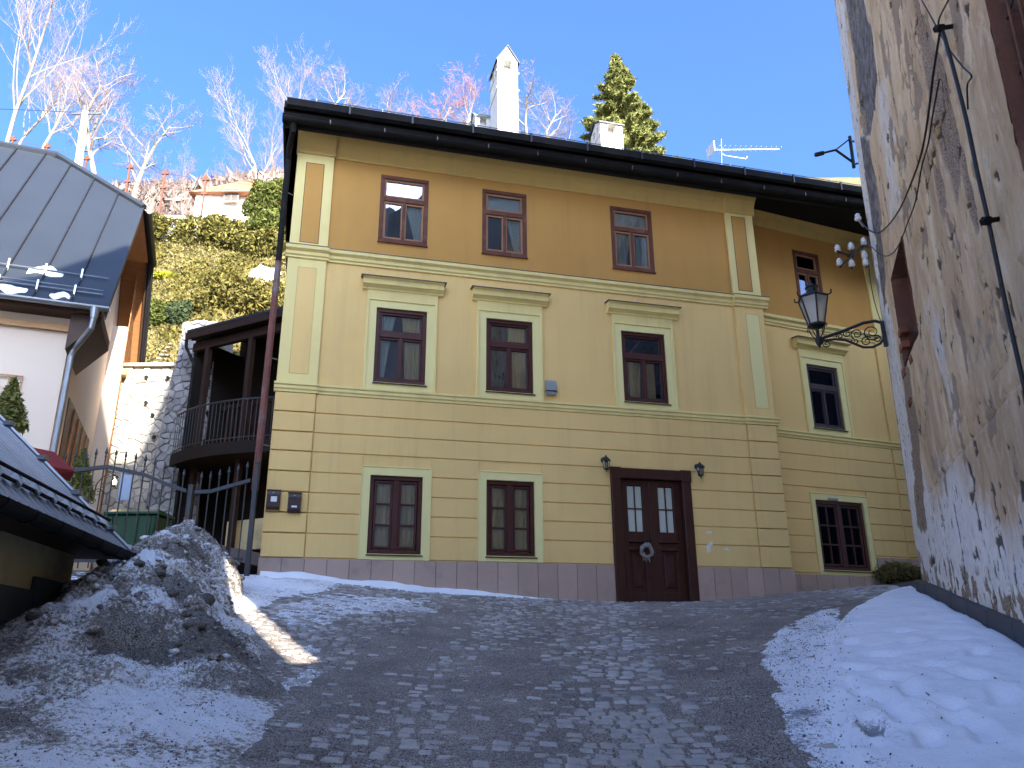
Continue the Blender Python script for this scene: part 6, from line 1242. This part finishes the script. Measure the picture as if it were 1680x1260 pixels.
# also the strip in front of the set-back wing
Z0 = G(sx[:, 0], sx[:, 1])
e = .2; gx = (G(sx[:, 0]+e, sx[:, 1])-Z0)/e; gy = (G(sx[:, 0], sx[:, 1]+e)-Z0)/e
lift = RNG.normal(0, .0065, len(sx)); tx = RNG.normal(0, .05, len(sx)); ty = RNG.normal(0, .05, len(sx))
def settverts(i):
    cx, cy, wd, dd = sx[i]; V = []
    for (fu, z_) in ((1.0, -.05), (1.0, -.010), (.74, .003)):
        for (u, v) in ((-.5, -.5), (.5, -.5), (.5, .5), (-.5, .5)):
            du, dv = u*wd*fu, v*dd*fu; j = .006 if fu < 1 else .0; V.append((cx+du+random.uniform(-j, j), cy+dv+random.uniform(-j, j), Z0[i]+gx[i]*du+gy[i]*dv+z_+lift[i]+tx[i]*du+ty[i]*dv))
    return V
SF = [(0, 1, 5, 4), (1, 2, 6, 5), (2, 3, 7, 6), (3, 0, 4, 7), (4, 5, 9, 8), (5, 6, 10, 9), (6, 7, 11, 10), (7, 4, 8, 11), (8, 9, 10, 11)]
pave = empty('cobbled_lane', (0, 5, -.7), None, None); pave['kind'] = 'structure'
near = np.argsort(sx[:, 1]+40*(np.abs(sx[:, 0])/np.maximum(sx[:, 1], 1) > .62)+40*(sx[:, 1] < 4.9)+40*(sx[:, 0] > 1.6)+40*(sx[:, 0] < -1.3))[:300]; nearset = set(near.tolist())
allv = []
for i in range(len(sx)):
    v = settverts(i)
    if i in nearset: MB().add(v, SF).build('cobblestone', M['sett'], pave)
    else: allv.append(v)
V = np.array(allv).reshape(-1, 3); base = np.arange(len(allv))[:, None, None]*12; npmesh('paving_setts', V, (np.array(SF)[None]+base).reshape(-1, 4), M['sett'], pave, False, kind='stuff')
# grit: a loose layer that thins out over the worn tracks and lets the setts show
def gritmat():
    m, nt, p = newmat('road_grit'); v = coords(nt); n1 = noise(nt, v, 95, 3, .7); n2 = noise(nt, v, 1.3, 4); vo = nt.nodes.new('ShaderNodeTexVoronoi'); vo.inputs['Scale'].default_value = 120; nt.links.new(v, vo.inputs['Vector'])
    c = ramp(nt, vo.outputs['Color'], [(.0, (.07, .06, .052)), (.45, (.26, .22, .18)), (.8, (.48, .41, .35)), (1, (.7, .64, .58))]).outputs[0]
    c = mix(nt, ramp(nt, n2, [(.4, 0.), (.7, .5)]).outputs[0], c, (.09, .078, .07)); nt.links.new(c, p.inputs['Base Color']); p.inputs['Roughness'].default_value = .9; p.inputs['Specular IOR Level'].default_value = .2
    bump(nt, p, vo.outputs['Distance'], .9, .008); return m
M['grit'] = gritmat()
dx = .032; xs = np.arange(-4.6, 5.6, dx); ys = np.arange(4.2, 15.8, dx); X, Y = np.meshgrid(xs, ys); Zg = G(X, Y)
xr = X-.10*(Y-5)
track = np.exp(-((xr-.72)/.42)**2)+.75*np.exp(-((xr+.85)/.30)**2)+.5*np.exp(-((xr-.05)/.2)**2)*sstep(7, 9, Y)
cover = .86+.8*(fbm(X*.9, Y*.55, 51)-.5)+.7*(fbm(X*3.2, Y*2.2, 57)-.5)-.50*track+.55*np.exp(-((xr-1.55)/.30)**2)+.35*np.exp(-((xr+.25)/.32)**2)*sstep(9.5, 6.5, Y)+.30*np.exp(-((xr+1.45)/.30)**2)*sstep(5, 7, Y)-.45*sstep(-1.6, -2.3, xr)-.35*sstep(12.4, 13.6, Y)*sstep(3, 0, X)+.25*sstep(1.8, 2.6, xr)
Hgr = -.011+.018*cover+.006*(fbm(X*6, Y*6, 52)-.5)+.006*(fbm(X*22, Y*22, 53)-.5)
okm = (fac_n[0]*X+fac_n[1]*Y < DM-.03) & (Hgr > -.02)
gridmesh('grit_layer', X, Y, Zg+Hgr, M['grit'], mask=okm, kind='stuff')
n = 60000; gxp = RNG.uniform(-3.4, 3.2, n); gyp = 4.9+RNG.uniform(0, 1, n)**1.6*7; cv = np.interp(0, [0, 1], [0, 1])
xr_ = gxp-.10*(gyp-5); cvr = .95+.9*(fbm(gxp*.9, gyp*.55, 51)-.5)-.50*(np.exp(-((xr_-.72)/.42)**2)+.75*np.exp(-((xr_+.85)/.30)**2))+.55*np.exp(-((xr_-1.55)/.30)**2); keep = RNG.uniform(0, 1, n) < np.clip(cvr*.9+.15, .05, 1)
gxp, gyp, cvr = gxp[keep], gyp[keep], cvr[keep]; n = len(gxp); gz = G(gxp, gyp)+np.maximum(-.016+.022*cvr, -.004)+.003
d_ = RNG.normal(size=(n, 4, 3)); d_ /= np.linalg.norm(d_, axis=2)[:, :, None]; V = np.stack([gxp, gyp, gz], 1)[:, None]+d_*RNG.uniform(.003, .0085, (n, 1, 1)); tf = np.array([(0, 1, 2), (0, 2, 3), (0, 3, 1), (1, 3, 2)])
M['grain'] = leafmat('grit_grains', (.05, .042, .036), (.48, .42, .37), 0.0)
npmesh('grit_grains', V.reshape(-1, 3), (np.arange(n)[:, None, None]*4+tf[None]).reshape(-1, 3), M['grain'], None, False, kind='stuff')
# walkway slabs along the outbuilding
M['slab'] = surf('walkway_slab', (.13, .125, .125), .85, .25, 4, 50, .5, .008, rand=.3)
wk = empty('side_walkway', (-4.5, 7.5, .3), None, None); wk['kind'] = 'structure'
for i in range(12):
    for j in range(2):
        p = T_-ed*(-1.6+i*.55)+pd*(.04+j*-.42-.0)+np.array((0, 0, 0)); c_ = p[:2]+pd[:2]*.12; z_ = g1(*c_)
        MB().box((c_[0], c_[1], z_+.012), (.40, .53, .09), Matrix.Rotation(math.atan2(-ed[0], ed[1]), 3, 'Z') @ Matrix.Rotation(.14, 3, 'X')).build('slab', M['slab'], wk, bevel=.01)

# ------------------------------------------------------------------ snow
def snowmat(name, dirty):
    m, nt, p = newmat(name); v = coords(nt); n1 = noise(nt, v, 2.2, 6, .6); n2 = noise(nt, v, 26, 5, .7); n3 = noise(nt, v, 90, 3, .6); n0 = noise(nt, v, 1.1, 4, .6, .4)
    c = mix(nt, ramp(nt, n1, [(.35, 0.), (.7, 1.)]).outputs[0], (.78, .79, .81), (.88, .89, .90))
    at_ = nt.nodes.new('ShaderNodeAttribute'); at_.attribute_name = 'dirt'
    def mad(a, k, b):
        q = nt.nodes.new('ShaderNodeMath'); q.operation = 'MULTIPLY_ADD'; nt.links.new(a, q.inputs[0]); q.inputs[1].default_value = k
        if hasattr(b, 'node'): nt.links.new(b, q.inputs[2])
        else: q.inputs[2].default_value = b
        return q.outputs[0]
    hf = nt.nodes.new('ShaderNodeMath'); hf.operation = 'MULTIPLY'; nt.links.new(at_.outputs['Fac'], hf.inputs[0]); hf.inputs[1].default_value = .5
    f = mad(n2, 1.15, mad(n3, .6, mad(n0, .7, mad(hf.outputs[0], 1.0, -.975))))
    if dirty:
        br = mix(nt, ramp(nt, n0, [(.4, 0.), (.6, 1.)]).outputs[0], (.19, .17, .15), (.36, .315, .265))
        gr = mix(nt, ramp(nt, n3, [(.40, 0.), (.58, 1.)]).outputs[0], (.06, .055, .05), br)
        lt = mix(nt, ramp(nt, f, [(.36, 0.), (.46, 1.)]).outputs[0], c, (.52, .47, .41)); c = mix(nt, ramp(nt, f, [(.45, 0.), (.58, 1.)]).outputs[0], lt, gr)
    else:
        c = mix(nt, ramp(nt, f, [(.52, 0.), (.75, 1.)]).outputs[0], c, (.25, .245, .25))
    nt.links.new(c, p.inputs['Base Color']); p.inputs['Roughness'].default_value = .7; p.inputs['Specular IOR Level'].default_value = .25
    p.inputs['Subsurface Weight'].default_value = 0.0
    hh = mad(n2, 1.0, n3) if dirty else mad(n1, .6, n2); bump(nt, p, hh, .8 if dirty else .6, .03 if dirty else .018); return m
M['snow'] = snowmat('snow_clean', False); M['snowdirty'] = snowmat('snow_dirty', True)
# bank on the right pavement
def wp(s, o): p = C0+dr*s+ou*o; return (p[0], p[1])
thick = [gnd(1440, 984), gnd(1385, 1010), gnd(1350, 1050), gnd(1342, 1120), gnd(1358, 1200), gnd(1380, 1258), (1.75, 3.0), wp(9.5, .05), wp(6, .08), wp(3, .08), wp(.2, .1), gnd(1505, 968)]
thin = [gnd(1400, 992), gnd(1330, 1002), gnd(1262, 1030), gnd(1238, 1060), gnd(1228, 1110), gnd(1240, 1165), gnd(1262, 1220), gnd(1285, 1262), (1.2, 3.0), (2.2, 3.0), gnd(1400, 1200), gnd(1400, 1050)]
dx = .03; xs = np.arange(.6, 7.6, dx); ys = np.arange(2.6, 14.2, dx); X, Y = np.meshgrid(xs, ys); Zg = G(X, Y)
wallo = ((X-C0[0])*ou[0]+(Y-C0[1])*ou[1])
ns = .30*(fbm(X*1.5, Y*1.5, 61)-.5)+.16*(fbm(X*6, Y*6, 62)-.5)
sd = sdist(X, Y, thick)+ns*.3; sd2 = sdist(X, Y, thin)+ns*.6
hT = .10*sstep(-.02, .16, sd)+.02*sstep(.1, 1.2, sd)+.05*sstep(1.6, .2, wallo)*sstep(0, .3, sd)+.05*(fbm(X*1.3, Y*1.3, 63)-.5)*sstep(0, .3, sd)+.035*(fbm(X*4.2, Y*4.2, 64)-.5)*sstep(0, .2, sd)+.014*(fbm(X*13, Y*13, 68)-.5)*sstep(0, .2, sd)
rnd = random.Random(5); dirt = .12*np.ones_like(X)
foot = [gnd(1478, 1058), gnd(1405, 1115), gnd(1393, 1070), gnd(1600, 1143), gnd(1420, 1160), gnd(1560, 1190), gnd(1435, 1220), gnd(1620, 1240), gnd(1500, 1075), gnd(1540, 1120), gnd(1410, 1040), gnd(1460, 1135), gnd(1500, 1160), gnd(1445, 1095), gnd(1580, 1215), gnd(1530, 1245), gnd(1650, 1180), gnd(1480, 1200), gnd(1390, 1140), gnd(1455, 1175), gnd(1415, 1240), gnd(1560, 1075), gnd(1610, 1100)]
for fx, fy in foot:
    a = rnd.uniform(-.5, .5); u = (X-fx)*math.cos(a)+(Y-fy)*math.sin(a); v = -(X-fx)*math.sin(a)+(Y-fy)*math.cos(a); L = rnd.uniform(.13, .19)
    q_ = np.exp(-((u/.075)**4+(v/L)**4)); hT -= rnd.uniform(.045, .075)*q_*sstep(.02, .25, sd); hT += .018*np.exp(-((u/.12)**2+(v/(L*1.35))**2))*(1-q_)*sstep(.02, .25, sd)
for fx, fy, k_ in ((*gnd(1325, 1172), .8), (*gnd(1432, 1215), .7), (*gnd(1400, 1072), .5)): dirt += k_*np.exp(-((X-fx)**2+((Y-fy)*1.2)**2)/.012)
ht = .035*sstep(-.12, .22, sd2)-.02+.012*(fbm(X*7, Y*7, 65)-.5)
hT = np.where(sd > -.05, hT, -.05); H_s = np.maximum(hT-.005, ht); thinness = sstep(.05, -.15, sd); dirt = dirt+thinness*(.34+.7*(fbm(X*5, Y*5, 66)-.42)+.35*sstep(.25, -.05, sd2))
dirt += .45*sstep(.55, .2, sd)*sstep(.35, .8, fbm(X*3, Y*3, 67))*sstep(7, 5, Y)
ok = (H_s > -.015) & (wallo > .02)
gridmesh('snow_bank', X, Y, Zg+H_s, M['snow'], mask=ok, attr={'dirt': dirt}, kind='stuff')
n = 5000; wgt = (sstep(.5, -.1, sd)*sstep(-.15, .1, sd2)*.9+.10*sstep(8, 5, Y)*(sd > 0))*ok; ii = RNG.choice(wgt.size, n, p=(wgt/wgt.sum()).ravel()); tf = np.array([(0, 1, 2), (0, 2, 3), (0, 3, 1), (1, 3, 2)])
d_ = RNG.normal(size=(n, 4, 3)); d_ /= np.linalg.norm(d_, axis=2)[:, :, None]; V = np.stack([X.ravel()[ii]+RNG.uniform(-.015, .015, n), Y.ravel()[ii]+RNG.uniform(-.015, .015, n), (Zg+H_s).ravel()[ii]+.003], 1)[:, None]+d_*(RNG.uniform(.1, 1, (n, 1, 1))**3*.012+.0035)
npmesh('bank_specks', V.reshape(-1, 3), (np.arange(n)[:, None, None]*4+tf[None]).reshape(-1, 3), M['grain'], None, False, kind='stuff')
# dirty ploughed pile on the left
spine = [(-4.95, 12.3, .42, .62), (-4.45, 10.8, .80, .66), (-4.05, 9.4, .64, .60), (-3.48, 7.9, .42, .70), (-3.15, 6.7, .23, .80), (-2.78, 5.5, .12, .90), (-2.4, 4.6, .06, .75)]
dx = .022; xs = np.arange(-6.2, -.6, dx); ys = np.arange(3.8, 13.6, dx); X, Y = np.meshgrid(xs, ys); Zg = G(X, Y); Hh = np.full(X.shape, -.03)
for i in range(len(spine)-1):
    a, b = np.array(spine[i]), np.array(spine[i+1]); ab = (b-a)[:2]; t = np.clip(((X-a[0])*ab[0]+(Y-a[1])*ab[1])/(ab@ab), 0, 1); dd = np.hypot(X-a[0]-ab[0]*t, Y-a[1]-ab[1]*t); hh = a[2]+(b[2]-a[2])*t; ww = a[3]+(b[3]-a[3])*t
    wob = 1+.45*(fbm(X*1.6, Y*1.6, 71)-.5)*2*.6; Hh = np.maximum(Hh, hh*np.clip(1-(dd/(ww*1.35*wob))**1.7, -.12, 1))
rdg = lambda f, s: 1-2*np.abs(fbm(X*f, Y*f, s)-.5)*2
lum = .34*(fbm(X*1.4, Y*1.4, 72)-.5)+.12*(rdg(3.2, 73)-.5)+.10*(fbm(X*6, Y*6, 78)-.5)+.05*(rdg(11, 74)-.5)+.03*(fbm(X*24, Y*24, 79)-.5); Hh = Hh+lum*sstep(0, .22, Hh); Hh += .035*(np.abs(fbm(X*18, Y*18, 75)-.5)*2-.3)*sstep(.03, .15, Hh)
dirt = .34+1.1*(fbm(X*.9+4, Y*.9, 76)-.5)+1.1*(fbm(X*3.3, Y*3.3, 77)-.5)+.28*sstep(6.2, 8.5, Y)+.12*sstep(7.4, 5.6, Y)
def gauss(px_, py_, r, lift=.3): p = gnd(px_, py_, lift); return np.exp(-((X-p[0])**2+(Y-p[1])**2)/r**2)
for px_, py_, r, k_ in ((325, 892, .40, -1.0), (205, 955, .32, -.95), (150, 985, .22, -.8), (390, 960, .4, -.95), (375, 985, .3, -.8), (230, 1105, .25, -.35), (310, 1185, .25, -.45), (170, 1170, .25, -.35), (60, 1240, .3, -.45), (430, 920, .35, .5), (260, 1030, .5, .35), (350, 1060, .4, .3), (270, 905, .35, .35)): dirt += k_*gauss(px_, py_, r, .3 if py_ < 1050 else .08)
pile = gridmesh('snow_pile', X, Y, Zg+Hh, M['snowdirty'], mask=(Hh > -.012), attr={'dirt': dirt}); tag(pile, 'long heap of dirty ploughed snow below the iron gate', 'snow pile')
# dark clods on the pile
n = 40000; ii = RNG.choice(np.flatnonzero((Hh > .03).ravel()), n); cx = X.ravel()[ii]+RNG.uniform(-.015, .015, n); cy = Y.ravel()[ii]; cz = (Zg+Hh).ravel()[ii]; kp = RNG.uniform(0, 1, n) < np.clip(dirt.ravel()[ii]*.6+.25, .2, 1); cx, cy, cz = cx[kp], cy[kp], cz[kp]; n = len(cx)
d_ = RNG.normal(size=(n, 4, 3)); d_ /= np.linalg.norm(d_, axis=2)[:, :, None]; V0 = np.stack([cx, cy, cz], 1); V = V0[:, None]+d_*(RNG.uniform(.15, 1, (n, 1, 1))**3*.013+.003)*np.where(V0[:, 1] < 7, .8, 1.1)[:, None, None]; M['clod'] = leafmat('dark_clods', (.03, .025, .02), (.17, .13, .10), 0.0)
npmesh('pile_clods', V.reshape(-1, 3), (np.arange(n)[:, None, None]*4+tf[None]).reshape(-1, 3), M['clod'], None, False, kind='stuff')
# frozen lumps lying on the pile
bm = bmesh.new(); bmesh.ops.create_icosphere(bm, subdivisions=2, radius=1); ico = np.array([v.co[:] for v in bm.verts]); icf = np.array([[v.index for v in f.verts] for f in bm.faces]); bm.free()
ii = RNG.choice(np.flatnonzero(((Hh > .10) & (Y > 6.3)).ravel()), 420); LV = []; LF = []; LD = []
for k, i in enumerate(ii):
    r_ = .015+.06*RNG.uniform()**3; f_ = .55+.9*fbm(ico[:, 0]*1.6+k*7, ico[:, 1]*1.6+ico[:, 2]*1.3+k, 3, 3); v = ico*f_[:, None]*r_*np.array((RNG.uniform(.8, 1.5), RNG.uniform(.8, 1.4), RNG.uniform(.5, .9)))
    LV.append(v+np.array((X.ravel()[i], Y.ravel()[i], (Zg+Hh).ravel()[i]+r_*.25))); LF.append(icf+42*k); LD.append(np.full(42, RNG.uniform(.1, 1.1)))
npmesh('frozen_lumps', np.concatenate(LV), np.concatenate(LF), M['snowdirty'], None, True, {'dirt': np.concatenate(LD)}, kind='stuff')
# icy patches between pile and facade, snow line along the plinth
def patch(polys, amp, seed, name, thick_=.03, base_dirt=.32, res=.03, mat='snow'):
    A = np.concatenate([np.array(p) for p in polys]); xs = np.arange(A[:, 0].min()-.3, A[:, 0].max()+.3, res); ys = np.arange(A[:, 1].min()-.3, A[:, 1].max()+.3, res); X, Y = np.meshgrid(xs, ys); sd = np.full(X.shape, -9.)
    for p in polys: sd = np.maximum(sd, sdist(X, Y, p))
    sd = sd+amp*(fbm(X*1.8, Y*1.8, seed)-.5)*2+amp*.7*(fbm(X*7, Y*7, seed+1)-.5)*2
    h = thick_*sstep(-.05, .2, sd)-.012+.010*(fbm(X*6, Y*6, seed+2)-.5); d = base_dirt+.5*(fbm(X*4, Y*4, seed+3)-.4)*sstep(.3, 0, sd)
    ok = (h > -.010) & (fac_n[0]*X+fac_n[1]*Y < DM-.035); gridmesh(name, X, Y, G(X, Y)+h, M[mat], mask=ok, attr={'dirt': d}, kind='stuff')
gp_ = lambda L: [tuple(gnd(*p)) for p in L]
patch([gp_([(345, 985), (360, 958), (420, 935), (455, 948), (470, 975), (440, 1000), (380, 1008)]), gp_([(440, 948), (560, 952), (560, 966), (450, 985)])], .12, 81, 'snow_patch', .035, .50)
patch([gp_([(330, 1110), (370, 1085), (430, 1080), (455, 1100), (440, 1140), (370, 1160), (320, 1140)]), gp_([(200, 1195), (330, 1170), (420, 1175), (470, 1200), (380, 1262), (150, 1262)])], .16, 84, 'snow_patch', .03, .62, mat='snowdirty')
patch([gp_([(520, 1000), (560, 994), (580, 1004), (540, 1012)]), gp_([(480, 1060), (530, 1050), (540, 1075), (500, 1090)]), gp_([(560, 1030), (600, 1024), (610, 1036), (575, 1042)]), gp_([(430, 1175), (520, 1120), (560, 1130), (480, 1215)])], .13, 87, 'snow_patch', .018, .7)
patch([gp_([(450, 985), (560, 972), (700, 985), (720, 1005), (600, 1010), (500, 1030), (440, 1020)]), gp_([(560, 1090), (640, 1060), (700, 1070), (620, 1110), (540, 1150)]), gp_([(430, 1120), (520, 1090), (540, 1110), (470, 1160)])], .30, 95, 'snow_patch', .016, .62)
V = []; Qf = []; sA = np.arange(-.65, 4.4, .05); nn = 7
for i, s in enumerate(sA):
    hgt = .03+.10*float(fbm(s*1.4, 1.0, 91, 3))*(1.1-.17*max(s, 0)); wdt = (.16+.25*float(fbm(s*1.1, 5.0, 92, 3)))*(1.0 if s < 3 else max(.15, (4.5-s)/1.5)); hgt *= (1.0 if s < 3 else max(.1, (4.5-s)/1.5))
    for j in range(nn): u = j/(nn-1); o = .035+wdt*u; p = F(s, 0, o); V.append((p[0], p[1], g1(p[0], p[1])+hgt*(1-u)**1.3+.012*float(vn(s*9, u*5, 93))-.012*u))
for i in range(len(sA)-1):
    for j in range(nn-1): Qf.append((i*nn+j, i*nn+j+1, (i+1)*nn+j+1, (i+1)*nn+j))
o = MB().add(V, Qf).build('snow_ridge', M['snow'], None, smooth=True, kind='stuff')
# brush and dry weeds at the far corner between wing and old house
p = gnd(1478, 952); shrub('dry_brush', (p[0], p[1]+.3, g1(*p)+.15), (.55, .4, .25), 1500, .10, 'drygrass', 'dry brown brush heaped beside the old house corner', 'brush', None, 3, 4)
